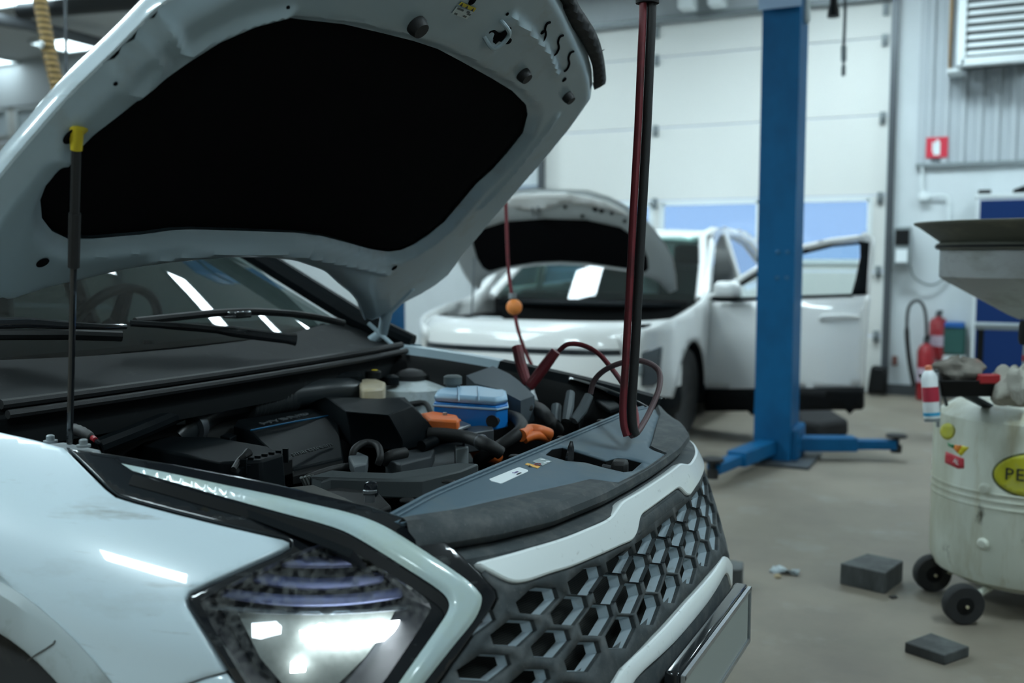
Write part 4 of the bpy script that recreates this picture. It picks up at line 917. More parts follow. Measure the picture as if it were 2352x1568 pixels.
# nose: white front panel, dark light line, bumper
def nring(z, off, v0=.0, n=31, ext=.30):
    out = []
    for t in np.linspace(-1, 1, n):
        a = t * math.pi / 2 * .96; x = -.045 + math.copysign(abs(math.sin(a)) ** .62, a) * (.95 + off * .4); v = .95 - (abs(math.cos(a)) ** .62) * (.95 - v0 + off)
        out.append((BX + x, BY + v, z))
    return out
MB().rings([nring(.885, -.16, .03), nring(.886, -.13, .02), nring(.872, -.085, .01), nring(.84, -.045), nring(.78, -.020), nring(.71, -.008)], closed=False).build('bonnet_edge_panel', m_paint2, c2)
MB().rings([nring(.715, -.02), nring(.712, -.002), nring(.672, .004), nring(.668, -.02)], closed=False).build('front_light_line', mat('dark_light_bar', (.02, .025, .03), .15, coat=1), c2)
MB().rings([nring(.68, -.012), nring(.67, .004), nring(.62, .012), nring(.5, .018), nring(.40, .01), nring(.30, -.02)], closed=False).build('front_bumper', m_paint2, c2)
MB().rings([nring(.42, .012), nring(.38, .022), nring(.30, .018), nring(.24, -.02), nring(.20, -.10)], closed=False).build('lower_grille', m_blk, c2)
# headlight in the corner, nearer side
for s in (1,):
    q = [P(a, b_, y=4.22) for a, b_ in ((1422, 830), (1515, 793), (1518, 800), (1510, 880), (1500, 887), (1400, 893), (1392, 868))]
    hb = MB().prism([p + Vector((0, .0, 0)) for p in q], (0, .06, 0)).build('headlight', mat('smoked_lamp', (.05, .06, .07), .15, coat=1), c2, bevel=.01)
    MB().box(P(1455, 850, y=4.205), (.12, .02, .07)).build('lamp_unit', m_grey, hb, bevel=.01)
# engine bay and scuttle
b = MB(); b.box((BX, BY + .82, .60), (1.5, 1.1, .05)); b.box((BX, BY + 1.30, .78), (1.6, .05, .40)); b.box((BX - .78, BY + .8, .74), (.05, 1.0, .26)); b.box((BX + .78, BY + .8, .74), (.05, 1.0, .26))
b.build('engine_bay', m_blk2, c2)
b = MB(); b.box((BX + .05, BY + .55, .80), (.9, .35, .10)); b.build('engine_cover', mat('grey_engine_cover', (.14, .14, .13), .6), c2, bevel=.02)
MB().box((BX - .5, BY + .5, .81), (.22, .3, .12)).build('fluid_tank', m_white, c2, bevel=.03)
MB().rings([[(BX + x, BY + 1.28 - .1 * (1 - (x / .8) ** 2), .955) for x in np.linspace(-.8, .8, 15)], [(BX + x, BY + 1.45 - .12 * (1 - (x / .8) ** 2), .995) for x in np.linspace(-.8, .8, 15)]], closed=False).build('scuttle', m_blk, c2, solid=.03)
# windscreen, roof, cabin
R = []
for t in np.linspace(0, 1, 8): R.append([(BX + u * (.84 - .17 * t), BY + 1.36 - .10 * (1 - u * u) + .72 * t, .985 + .49 * t) for u in np.linspace(-1, 1, 15)])
MB().rings(R, closed=False).build('windscreen', glassmat('greenish_windscreen', (.30, .50, .46), .015, .05), c2, ang=0)
R = []
for v, z, wd in ((2.06, 1.475, .60), (2.35, 1.545, .64), (3.0, 1.575, .64), (3.6, 1.52, .62), (3.95, 1.42, .58)): R.append([(BX + wd * t, BY + v, z - .035 * t * t) for t in np.linspace(-1, 1, 9)])
MB().rings(R, closed=False).build('roof', m_paint2, c2, solid=.025)
for s in (-1, 1): MB().tube([(BX + s * .87, BY + 1.36, .99), (BX + s * .79, BY + 1.75, 1.26), (BX + s * .70, BY + 2.05, 1.475), (BX + s * .66, BY + 2.5, 1.535), (BX + s * .65, BY + 3.2, 1.53), (BX + s * .62, BY + 3.8, 1.40), (BX + s * .70, BY + 4.2, 1.05)], .035, 8, side=(1, 0, 0)).build('roof_rail', m_paint2, c2)
MB().rings([[(BX - .6, BY + 3.95, 1.42), (BX, BY + 3.98, 1.44), (BX + .6, BY + 3.95, 1.42)], [(BX - .74, BY + 4.12, 1.0), (BX, BY + 4.14, 1.0), (BX + .74, BY + 4.12, 1.0)], [(BX - .80, BY + 4.12, .35), (BX, BY + 4.14, .35), (BX + .80, BY + 4.12, .35)]], closed=False).build('tailgate', m_paint2, c2)
MB().rings([[(BX + x, BY + v, z) for x in np.linspace(-.76, .76, 5)] for v, z in ((1.40, .97), (1.75, 1.02), (1.95, .98), (2.0, .75))], closed=False).build('dashboard', m_blk2, c2)
for xx in (-.37, .37):
    st = MB().box((BX + xx, BY + 2.75, .95), (.5, .14, .6)).build('seat', m_seat, c2, bevel=.05); MB().box((BX + xx, BY + 2.8, 1.33), (.26, .1, .18)).build('headrest', m_seat, st, bevel=.04)
MB().box((BX, BY + 2.7, .33), (1.6, 2.6, .08)).build('cabin_floor', m_blk2, c2)
# raised bonnet of the second car
G0 = np.array([BX - .14, 5.25, 1.06]); GE = np.array([0, -.67, .742]); GN = np.array([0, .742, .67])
def gs(px): return [(p[0] - G0[0], (p - G0) @ GE) for p in (PP(a, b_, G0, GN) for a, b_ in px)]
def gpt(q, h): return G0 + np.outer(q[:, 0], (1, 0, 0)) + np.outer(q[:, 1], GE) + np.outer(np.broadcast_to(h, len(q)), GN)
rt = gs([(1300, 432), (1348, 439), (1399, 453), (1437, 474), (1476, 499), (1501, 527), (1527, 563), (1542, 590), (1550, 630), (1552, 665), (1535, 672), (1516, 650), (1491, 638), (1435, 622), (1348, 610), (1290, 607)])
gout = [(0, rt[0][1])] + rt[1:-1] + [(0, rt[-1][1])]; gout = gout + [(-x, s_) for x, s_ in gout[1:-1][::-1]]
pr = gs([(1290, 501), (1348, 505), (1425, 522), (1471, 553), (1488, 593), (1490, 618), (1482, 626), (1470, 625), (1435, 617), (1348, 604), (1290, 601)])
gp = [(0, pr[0][1])] + pr[1:-1] + [(0, pr[-1][1])]; gp = gp + [(-x, s_) for x, s_ in gp[1:-1][::-1]]
h2e = empty('bonnet', tuple(G0)); h2e.parent = c2; h2e.matrix_parent_inverse = WM[c2.name].inverted()
m_inner2 = mat('bonnet_inner_white', (.52, .55, .55), .45)
patch('inner_panel', gout, gpt, m_inner2, h2e, .04, holes=[gp], height=lambda V, do, dh: -.02 * sm(0, .04, do) + .02 * sm(.04, 0, dh[0]))
patch('insulation_pad', gp, lambda q, h: gpt(q, .004), m_pad, h2e, .08)
patch('outer_skin', grow(gout, 1.01), gpt, m_paint2, h2e, .05, height=lambda V, do, dh: .002 + .045 * sm(0, .1, do), flip=True)
bw = gs([(1165, 452), (1200, 440), (1300, 437), (1400, 458), (1450, 490), (1400, 475), (1340, 463), (1290, 462), (1255, 475), (1200, 475), (1172, 466)])
V2, tr, _, _ = fill([tuple(q) for q in cr(bw, True, 2)], .04); meshobj('front_fold', gpt(V2, -.032), tr, m_paint2, h2e, solid=.01, soff=0)
for px, py, r in ((1298, 475, .014), (1367, 480, .02), (1382, 484, .016), (1405, 489, .014), (1338, 496, .014), (1435, 507, .014), (1240, 480, .014)):
    c = Vector(PP(px, py, G0 - GN * .026, GN)); MB().lathe([(r, 0), (r * .8, .012)], c, tuple(-GN), 12).build('rubber_plug', m_blk2, h2e)
MB().tube([Vector(PP(a, b_, G0 - GN * .05, GN)) for a, b_ in ((1222, 478), (1226, 500), (1234, 500), (1236, 476))], .008, 6).build('striker', m_steel, h2e)
MB().tube([(BX - .66, BY + .62, .87), (BX - .70, BY + .74, 1.30)], .008, 6).build('stay_rod', m_dsteel, c2)
# open driver door (outer skin turned towards us)
HG = np.array([-1.425, BY + 1.46, 0.]); de = P(1985, 900, y=5.20); DE = np.array([de.x, de.y, 0]) - HG; DL_ = np.linalg.norm(DE); DE /= DL_; DN = np.array([DE[1], -DE[0], 0])
def ds(px): return [((p - HG) @ DE, p[2]) for p in (PP(a, b_, HG, DN) for a, b_ in px)]
def dpt(q, h): 
    bul = .05 * np.sin(np.clip((q[:, 1] - .25) / .80, 0, 1) * math.pi) - .18 * np.clip(q[:, 1] - 1.02, 0, None)
    return HG + np.outer(q[:, 0], DE) + np.outer(q[:, 1], (0, 0, 1)) + np.outer(bul + np.broadcast_to(h, len(q)), DN)
dp = empty('driver_door', tuple(HG)); dp.parent = c2; dp.matrix_parent_inverse = WM[c2.name].inverted()
skin_px = [(1614, 892), (1604, 820), (1598, 740), (1603, 694), (1700, 690), (1840, 684), (1994, 676), (1990, 780), (1984, 888), (1800, 891)]
patch('door_skin', ds(skin_px), dpt, m_paint2, dp, .05, solid=.06, soff=-1)
patch('door_cladding', ds([(1614, 894), (1800, 893), (1984, 890), (1981, 940), (1800, 943), (1622, 944)]), lambda q, h: dpt(q, .012), m_blk2, dp, .05, solid=.06, soff=-1)
fr_o = ds([(1604, 693), (1640, 670), (1690, 638), (1750, 600), (1830, 562), (1900, 546), (1960, 539), (1997, 541), (1997, 600), (1993, 676), (1984, 677), (1985, 556), (1960, 551), (1900, 557), (1830, 574), (1750, 613), (1700, 645), (1655, 672), (1625, 693)])
patch('window_frame', fr_o, lambda q, h: dpt(q, .004), m_paint2, dp, .04, solid=.04, soff=-1)
patch('pillar_cover', ds([(1962, 552), (1990, 556), (1990, 676), (1955, 677), (1963, 640), (1970, 590), (1968, 562)]), lambda q, h: dpt(q, .006), m_blk, dp, .03, solid=.03, soff=-1)
patch('window_seal', ds([(1652, 676), (1702, 646), (1752, 615), (1832, 577), (1902, 560), (1962, 555), (1966, 560), (1902, 566), (1832, 584), (1752, 622), (1706, 652), (1664, 678), (1664, 684), (1960, 674), (1958, 681), (1645, 692)]), lambda q, h: dpt(q, .003), m_blk2, dp, .03, solid=.02, soff=-1)
patch('door_glass', ds([(1652, 690), (1700, 648), (1752, 617), (1832, 579), (1902, 562), (1966, 557), (1960, 676)]), lambda q, h: dpt(q, -.012), glassmat('clear_door_glass', (.82, .90, .90), .02), dp, .08)
hc = [Vector(dpt(np.array([q]), .0)[0]) for q in ds([(1888, 733), (1900, 726), (1950, 724), (1975, 727)])]
MB().tube([hc[0] + Vector(DN) * .01, hc[1] + Vector(DN) * .045, hc[2] + Vector(DN) * .045, hc[3] + Vector(DN) * .01], [.014, .018, .018, .014], 10).build('door_handle', m_paint2, dp)
q = ds([(1683, 664)])[0]; c = Vector(dpt(np.array([q]), .10)[0]); Rz = Matrix.Rotation(math.atan2(DE[1], DE[0]), 3, 'Z')
mr = MB().box(c, (.20, .12, .125), Rz).build('wing_mirror', m_paint2, dp, bevel=.045); MB().box(c - Vector((0, 0, .068)), (.22, .10, .03), Rz).build('mirror_base', m_blk, dp, bevel=.012)
# ================================================================ two-post lift
def lift(x, y, s, label, ang):
    e = empty('lift_post', (x, y, 0), label, 'lift', 'posts of the two-post lift')
    b = MB(); R = []
    prof = [(-.115, -.13), (.115, -.13), (.115, .16), (.06, .16), (.06, .10), (-.06, .10), (-.06, .16), (-.115, .16)]
    b.rings([[(x + a, y + c_, z) for a, c_ in prof] for z in (.02, 3.60)]).build('column', m_blue, e)
    MB().box((x, y, 3.78), (.31, .36, .34)).build('head_cover', m_blue, e, bevel=.03)
    MB().box((x, y + .02, .012), (.50, .52, .024)).build('base_plate', m_dsteel, e, bevel=.004)
    MB().box((x + s * .02, y + .05, .12), (.27, .30, .22)).build('carriage', m_blue, e, bevel=.02)
    for dx, dz in ((-.02, 1.34), (.04, 1.34), (-.02, 1.18), (.04, 1.18)): MB().lathe([(.012, 0), (.012, .006), (.006, .01)], (x + .03 + dx, y - .13, dz), (0, -1, 0), 10).build('bolt', mat('blue_bolt', (.02, .12, .25), .4), e)
    for (tx, ty) in ang:
        t = Vector((tx, ty, .10)); o_ = Vector((x, y + .02, .11)); dv = (t - o_); L = dv.length; dv.normalize(); Rm = Matrix.Rotation(math.atan2(dv.y, dv.x), 3, 'Z')
        a = MB().box(o_ + dv * L * .33, (L * .66, .12, .09), Rm).build('arm', m_blue, e, bevel=.008)
        MB().box(o_ + dv * L * .75, (L * .48, .085, .06), Rm).build('arm_extension', m_blue, a, bevel=.006)
        MB().lathe([(.035, -.05), (.035, .0), (.02, .0), (.02, .045), (.065, .05), (.065, .065), (.05, .07)], t, seg=18).build('lift_pad', m_rub, a)
    return e
a1 = P(2058, 1035, z=.06); a2 = P(1636, 1098, z=.05)
l1 = lift(-.70, 4.52, 1, 'tall blue lift post beside the open car door', [(a1.x, a1.y), (a2.x, a2.y)])
tp = P(1795, 12, y=4.52 - .185); MB().box((-.70, 4.52 - .182, tp.z + .02), (.26, .006, .07)).build('name_plate', mat('pale_blue_plate', (.30, .42, .58), .5), l1, bevel=.002)
lift(-3.72, 4.52, -1, 'blue lift post half hidden behind the raised bonnet', [(-3.36, 4.95), (-3.34, 4.12)])
# black floor cable cover beside the lift, chrome tool under the car
q = [P(a, b_, z=.0) for a, b_ in ((1822, 945), (1880, 952), (1950, 1000), (1880, 1012), (1830, 1005))]
tag(MB().rings([[p + Vector((0, 0, .0)) for p in q], [p * .98 + sum(q, Vector()) / 5 * .02 + Vector((0, 0, .12)) for p in q]]).build('folded_mat', mat('black_cloth', (.012, .012, .013), .9), bevel=.03), 'black crumpled cover lying behind the blue lift arm', 'cover')
# ================================================================ jumper leads hanging from above onto the radiator cover
jc = empty('booster_cable', tuple(P(1447, 1000, z=ZC + .01)), 'red and black booster cable hanging down onto the radiator cover', 'cable')
D = 2.42
pc = P(1447, 1004, z=ZC + .012)
D = float((np.array(pc) - CAM) @ FW)
main = [(1487, -700), (1487, -300), (1486, 0), (1482, 120), (1474, 300), (1464, 480), (1454, 680), (1446, 830), (1440, 930), (1442, 975), (1449, 1000)]
sidev = tuple(RT)
MB().tube([Vector(q) for q in cr([P(a - 9, b_, d=D) for a, b_ in main], False, 4)], .0085, 12, flat=1.25, side=sidev).build('red_lead', m_red, jc)
MB().tube([Vector(q) for q in cr([P(a + 11, b_, d=D + .004) for a, b_ in main], False, 4)], .0105, 12, flat=1.15, side=sidev).build('black_lead', m_rub, jc)
MB().tube([P(1487, -14, d=D), P(1487, 8, d=D)], .026, 14, flat=.6, side=sidev).build('cable_tie', m_blk2, jc)
def lead(name, pts, r, m): return MB().tube([Vector(q) for q in cr([P(a, b_, d=d) for a, b_, d in pts], False, 5)], r, 10).build(name, m, jc)
lead('black_lead', [(1449, 1000, D), (1466, 990, D + .02), (1492, 945, D + .1), (1514, 890, D + .15), (1512, 850, D + .2), (1480, 830, D + .22), (1440, 830, D + .24), (1395, 846, D + .26), (1366, 872, D + .28), (1356, 904, D + .28)], .007, mat('faded_lead', (.10, .06, .065), .6))
lead('red_lead', [(1449, 1000, D), (1462, 975, D + .03), (1456, 930, D + .1), (1436, 890, D + .2), (1408, 850, D + .3), (1375, 812, D + .36), (1340, 793, D + .40), (1305, 790, D + .42), (1284, 805, D + .44)], .0065, m_red)
rc = MB().tube(P3([(1187, 796, 2.95), (1196, 835, 2.93), (1212, 885, 2.9)]), [.016, .0165, .014], 10).build('red_clamp', m_red, jc)
MB().tube(P3([(1277, 806, 2.86), (1248, 845, 2.87), (1216, 888, 2.88)]), [.015, .0165, .015], 10).build('clamp_handle', m_red, rc)
MB().tube(P3([(1214, 884, 2.89), (1222, 905, 2.88), (1232, 922, 2.86)]), [.014, .010, .006], 8).build('clamp_jaw', m_steel, rc)
m_clg = mat('grey_clamp_grip', (.10, .12, .13), .55)
bc = MB().tube(P3([(1353, 908, 2.62), (1338, 940, 2.6), (1318, 966, 2.58)]), [.012, .014, .012], 8).build('black_clamp', m_clg, jc)
MB().tube(P3([(1310, 902, 2.66), (1306, 935, 2.62), (1300, 966, 2.6)]), [.012, .014, .012], 8).build('clamp_handle', m_clg, bc)
MB().tube(P3([(1278, 932, 2.66), (1276, 970, 2.62)]), [.014, .014], 8).build('clamp_handle', m_clg, bc)
# hose with the orange stop ball
oc = empty('air_line', tuple(P(1215, 830, d=3.9)), 'thin red line with an orange stop ball hanging over the far wing', 'air line')
MB().tube([Vector(q) for q in cr(P3([(1150, -500, 3.6), (1156, 100, 3.7), (1160, 400, 3.8), (1163, 500, 3.8), (1168, 620, 3.8), (1178, 690, 3.8), (1188, 750, 3.8), (1204, 800, 3.82), (1222, 840, 3.85)]), False, 4)], .0072, 8).build('line', m_red, oc)
MB().lathe([(.031 * math.sin(a), -.031 * math.cos(a)) for a in np.linspace(.05, math.pi - .05, 14)], P(1181, 705, d=3.8), seg=20).build('stop_ball', mat('orange_ball', (.78, .24, .05), .55), oc)
MB().lathe([(.016, 0), (.016, .02)], P(1177, 685, d=3.8), seg=10).build('ferrule', m_steel, oc)
# ================================================================ waste oil drainer
TX, TY = .67, 2.27
od = empty('oil_drainer', (TX, TY, 0), 'dirty white wheeled oil drainer tank with wide funnel on top', 'oil drainer')
m_tank = mat('grimy_white_tank', (.64, .67, .58), .5, spots=[((.34, .33, .22), 2.5, .46, .72, (1, 1, .35)), ((.40, .36, .22), 6, .52, .75, (2, 2, .25)), ((.07, .065, .045), 13, .64, .78, (1, 1, .5))])
MB().lathe([(.05, .085), (.25, .09), (.315, .125), (.33, .17), (.33, .405), (.334, .41), (.33, .418), (.33, .43), (.334, .437), (.33, .444), (.33, .455), (.334, .462), (.33, .468), (.33, .66), (.318, .715), (.26, .755), (.12, .775), (.05, .78)], (TX, TY, 0), seg=56).build('tank', m_tank, od)
m_fun = mat('oily_galvanised', (.32, .33, .33), .5, metal=.2, spots=[((.16, .16, .13), 5, .5, .8, (1, 1, 2))])
fn = MB().lathe([(.045, 1.075), (.08, 1.09), (.32, 1.225), (.33, 1.235), (.33, 1.335), (.325, 1.342)], (TX, TY, 0), seg=48).build('funnel', m_fun, od)
MB().lathe([(.32, 1.335), (.345, 1.34), (.345, 1.36), (.33, 1.365), (.335, 1.37), (.41, 1.425), (.425, 1.432), (.428, 1.440), (.418, 1.442), (.33, 1.39)], (TX, TY, 0), seg=48).build('funnel_pan', mat('oily_pan', (.075, .078, .06), .55, spots=[((.16, .15, .11), 6, .5, .8, (1, 1, 2))]), fn)
MB().lathe([(.338, 1.343), (.349, 1.346), (.349, 1.354), (.338, 1.357)], (TX, TY, 0), seg=48).build('rubber_band', m_blk2, fn)
MB().tube([(TX, TY, .77), (TX, TY, 1.08)], .028, 16).build('riser_pipe', m_grey, od)
MB().lathe([(.04, .98), (.045, 1.0), (.045, 1.05), (.04, 1.07)], (TX, TY, 0), seg=16).build('riser_collar', m_blk2, od)
MB().tube([(TX - .03, TY - .02, .93), (TX + .10, TY - .02, .93)], .012, 8).build('valve_lever', m_redp, od)
for (px, py, rr) in ((2212, 1386, .072), (2141, 1315, .072)):
    g = P(px, py, z=rr); ax = Vector((.86, -.5, 0)) if px > 2200 else Vector((.86, -.5, 0))
    ax = Vector((g.x - TX, g.y - TY, 0)).normalized(); ax = Vector((.42, -.90, 0))
    wq = MB().lathe([(.02, -.022), (.04, -.024), (.066, -.024), (.072, -.014), (.072, .014), (.066, .024), (.04, .024), (.02, .022)], g, ax, 30).build('castor_wheel', m_tyre, od)
    MB().lathe([(.034, .020), (.030, .026), (.008, .028), (.008, .034)], g, ax, 16).build('wheel_hub', m_blk2, wq)
    MB().lathe([(.006, .030), (.006, .038)], g, ax, 10).build('axle_end', mat('brass_end', (.5, .45, .3), .4), wq)
    MB().tube([g, g * .55 + Vector((TX, TY, .12)) * .45], [.012, .014], 8).build('wheel_bracket', m_tank, od)
g = Vector((TX + .25, TY + .2, .05)); MB().lathe([(.02, -.02), (.05, -.02), (.05, .02), (.02, .02)], g, (1, 0, 0), 18).build('castor_wheel', m_tyre, od)
def tanku(px, py, r=.3305):  # spot on the tank wall
    rr = ray(px, py); ox, oy = CAM[0] - TX, CAM[1] - TY; a = rr[0] ** 2 + rr[1] ** 2; b_ = 2 * (ox * rr[0] + oy * rr[1]); c_ = ox * ox + oy * oy - r * r
    dsc = b_ * b_ - 4 * a * c_
    t = (-b_ - math.sqrt(max(dsc, 0))) / (2 * a); return Vector(CAM + rr * t)
def tdecal(name, px, m, r=.3312, step=8, parent=od):
    V2, tr, _, _ = fill(px, step); return meshobj(name, [tanku(a, b_, r) for a, b_ in V2], [t[::-1] for t in tr], m, parent, solid=.0006)
m_oy = mat('oval_yellow', (.52, .50, .02), .5, spots=[((.40, .40, .16), 12, .5, .75, I3)])
def ell(cx, cy, rx, ry, a0=0, a1=2 * math.pi, n=40): return [(cx + rx * math.cos(a), cy + ry * math.sin(a)) for a in np.linspace(a0, a1, n, endpoint=False)]
tdecal('oval_sign_border', [(a, b_ + .05 * (a - 2352)) for a, b_ in ell(2385, 1092, 107, 55)], mat('oval_border', (.10, .11, .04), .5), .3311)
ov = tdecal('oval_sign', [(a, b_ + .05 * (a - 2352)) for a, b_ in ell(2385, 1092, 102, 50)], m_oy, .3318)
for ch, px, py in (('P', 2318, 1090), ('E', 2343, 1092)):
    q = tanku(px, py, .334); nrm = Vector((q.x - TX, q.y - TY, 0)).normalized(); text('sign_letter', ch, .062, m_print, od, q, Vector((-nrm.y, nrm.x, 0)), (0, 0, 1), .0008)
tdecal('round_sticker', ell(2176, 990, 17, 19), m_oy)
tdecal('flag_sticker', [(2176, 1015), (2184, 1020), (2192, 1021), (2190, 1029), (2178, 1024)], mat('sticker_green', (.04, .25, .10), .5))
tdecal('flag_sticker', [(2192, 1021), (2210, 1023), (2200, 1041), (2190, 1030)], mat('sticker_orange', (.75, .22, .02), .5))
tdecal('flag_sticker', [(2210, 1023), (2226, 1027), (2207, 1047), (2200, 1041)], mat('sticker_lemon', (.72, .60, .02), .5))
rs = tdecal('red_sticker', [(2172, 1036), (2214, 1053), (2214, 1075), (2200, 1076), (2170, 1062)], mat('sticker_red', (.55, .04, .06), .5))
q = tanku(2196, 1060, .334); nrm = Vector((q.x - TX, q.y - TY, 0)).normalized(); text('sticker_letter', 'AL', .024, m_lab, od, q, Vector((-nrm.y, nrm.x, -.25)), (0, 0, 1), .0006)
for px, py in ((2262, 1122), (2258, 1248)):
    q = tanku(px, py); n = Vector((q.x - TX, q.y - TY, 0)).normalized(); MB().lathe([(.020, -.005), (.022, .004), (.014, .012), (.004, .013)], q, n, 14).build('tank_boss', m_tank, od)
# tray clipped on the tank with its contents
tc0 = P(2215, 885, d=3.62); 
tb = MB(); tx = Vector(RT); ty = Vector(F0)
def trq(u, v, z): return tc0 + tx * u + ty * v + Vector((0, 0, z))
for (a, b_, c_, d_) in ((0, 0, .20, .16),): tb.rings([[trq(-.11, -.08, -.03), trq(.09, -.08, -.03), trq(.09, .08, -.03), trq(-.11, .08, -.03)], [trq(-.13, -.10, .03), trq(.11, -.10, .03), trq(.11, .10, .03), trq(-.13, .10, .03)], [trq(-.12, -.09, .03), trq(.10, -.09, .03), trq(.10, .09, .03), trq(-.12, .09, .03)], [trq(-.10, -.07, -.02), trq(.08, -.07, -.02), trq(.08, .07, -.02), trq(-.10, .07, -.02)]])
tb.build('tool_tray', m_blk2, od, bevel=.004)
MB().tube([tc0 + Vector((0, 0, -.03)), Vector((tc0.x * .5 + TX * .5, tc0.y * .5 + TY * .5, .74))], .015, 8).build('tray_bracket', m_dsteel, od)
def rag(name, c, sx, sy, sz, m, label, seed, rot=0):
    rnd = random.Random(seed); ph = [rnd.uniform(0, 6.28) for _ in range(8)]; R = []
    for i in range(11):
        th = math.pi * (i + .02) / 10.04; row = []
        for k in range(22):
            a = 2 * math.pi * k / 22
            r = 1 + .22 * math.sin(3 * a + ph[0] + 2 * th) + .16 * math.sin(5 * a + ph[1] - 3 * th) + .12 * math.sin(7 * th + 2 * a + ph[2]) + .08 * math.sin(9 * a + ph[3])
            row.append(Vector(c) + Vector((sx * r * math.sin(th) * math.cos(a + rot), sy * r * math.sin(th) * math.sin(a + rot), max(-sz * .9, sz * r * math.cos(th)))))
        R.append(row)
    return tag(MB().rings(R).build(name, m, None, ang=50, sub=1), label, 'rag', 'rags on the oil drainer')
m_rag = mat('oily_rag', (.24, .22, .19), .9, spots=[((.09, .08, .065), 9, .45, .7, I3), ((.36, .20, .17), 6, .6, .75, I3)])
m_rag2 = mat('checked_rag', (.40, .39, .34), .9, spots=[((.12, .11, .09), 12, .5, .7, I3), ((.45, .08, .09), 7, .62, .70, I3)])
rag('crumpled_rag', trq(-.02, .0, .055), .085, .06, .045, m_rag, 'brown oily rag heaped in the black tool tray', 1)
rag('crumpled_rag', P(2318, 892, d=3.55), .075, .07, .07, m_rag2, 'pale checked rag draped on top of the tank', 5)
rag('crumpled_rag', P(2362, 888, d=3.40), .06, .06, .07, m_rag2, 'red and white rag at the edge of the picture', 9)
tag(MB().box(trq(.045, -.085, .035), (.075, .03, .034), Matrix.Rotation(YAW, 3, 'Z')).build('tool_case', mat('red_case', (.34, .015, .02), .5), bevel=.005), 'small red case in the black tray', 'case')
# spray can and hooks hanging on the left of the tank
ct_, cb = P(2133, 850, d=3.55), P(2141, 962, d=3.55); ax = (ct_ - cb).normalized(); Lc = (ct_ - cb).length
sp = empty('spray_can', tuple(cb), 'white and blue spray can with red label hanging beside the tank', 'spray can')
MB().lathe([(.026, 0), (.028, .006), (.028, Lc * .86), (.020, Lc * .95), (.014, Lc)], cb, ax, 20).build('can_body', m_lab, sp)
MB().lathe([(.0284, Lc * .07), (.0284, Lc * .14)], cb, ax, 20).build('blue_band', mat('can_blue', (.05, .35, .60), .4), sp)
MB().lathe([(.0284, Lc * .36), (.0284, Lc * .66)], cb + Vector((.0006, -.0006, 0)), ax, 20).build('red_label', mat('can_red', (.45, .03, .06), .4), sp)
MB().lathe([(.027, -.008), (.027, .006)], cb, ax, 20).build('can_base', m_grey, sp)
MB().lathe([(.012, 0), (.012, .016), (.006, .018)], ct_, ax, 12).build('nozzle', mat('nozzle_orange', (.75, .22, .12), .5), sp)
MB().tube(P3([(2150, 850, 3.56), (2160, 870, 3.58), (2168, 905, 3.62), (2174, 930, 3.66)]), .006, 8).build('hanger', m_dsteel, od)
wr = MB().tube(P3([(2153, 855, 3.54), (2158, 910, 3.54), (2154, 980, 3.54)]), .006, 8); tag(wr.build('spanner', m_steel), 'chrome spanner hanging beside the spray can', 'spanner')
# ================================================================ rubber blocks and litter on the floor
def fblock(px, h, label):
    q = [P(a, b_, z=h) for a, b_ in px]
    return tag(MB().prism(q, (0, 0, -h)).build('rubber_block', m_bl, None, bevel=.004), label, 'block', 'rubber lifting blocks on the floor')
m_bl = mat('grey_black_rubber', (.035, .038, .038), .7, spots=[((.12, .13, .13), 5, .4, .7, (1, 1, .3))])
def fix(l): return l
fblock([(1930, 1293), (1992, 1270), (2075, 1287), (2034, 1316)][::-1], .085, 'thick black rubber block standing before the drainer wheels')
fblock([(2078, 1474), (2138, 1452), (2227, 1484), (2170, 1504)][::-1], .035, 'flat black rubber block lying nearest on the floor')
fblock([(1560, 1295), (1640, 1278), (1708, 1290), (1705, 1308), (1640, 1308)][::-1], .085, 'black rubber block half hidden behind the bumper')
li = P(1803, 1316, z=0); R = []
for i in range(6): R.append([li + Vector((.055 * (i - 2.5) / 2.5 + .006 * math.sin(k * 2 + i), .025 * math.cos(k * 1.3) + .004 * math.sin(i * 2.1), .012 + .012 * math.sin(k * 1.7 + i * 1.3))) for k in range(5)])
tag(MB().rings(R, closed=False).build('crumpled_wrapper', mat('pale_foil', (.36, .42, .44), .4), None, solid=.001), 'small pale crumpled wrapper on the floor', 'wrapper')
tag(MB().lathe([(.012, 0), (.016, .006), (.010, .014), (.003, .016)], P(1786, 1326, z=0), seg=9).build('foam_scrap', mat('tan_scrap', (.40, .32, .20), .8)), 'tiny tan scrap beside the crumpled wrapper', 'scrap')
tag(MB().rings([[P(2040, 1370, z=0), P(2050, 1375, z=0), P(2063, 1372, z=0), P(2058, 1366, z=0)], [P(2042, 1368, z=.006), P(2050, 1372, z=.008), P(2060, 1370, z=.006), P(2056, 1366, z=.008)]]).build('rubber_scrap', m_rub), 'little black scrap in front of the thick block', 'scrap')
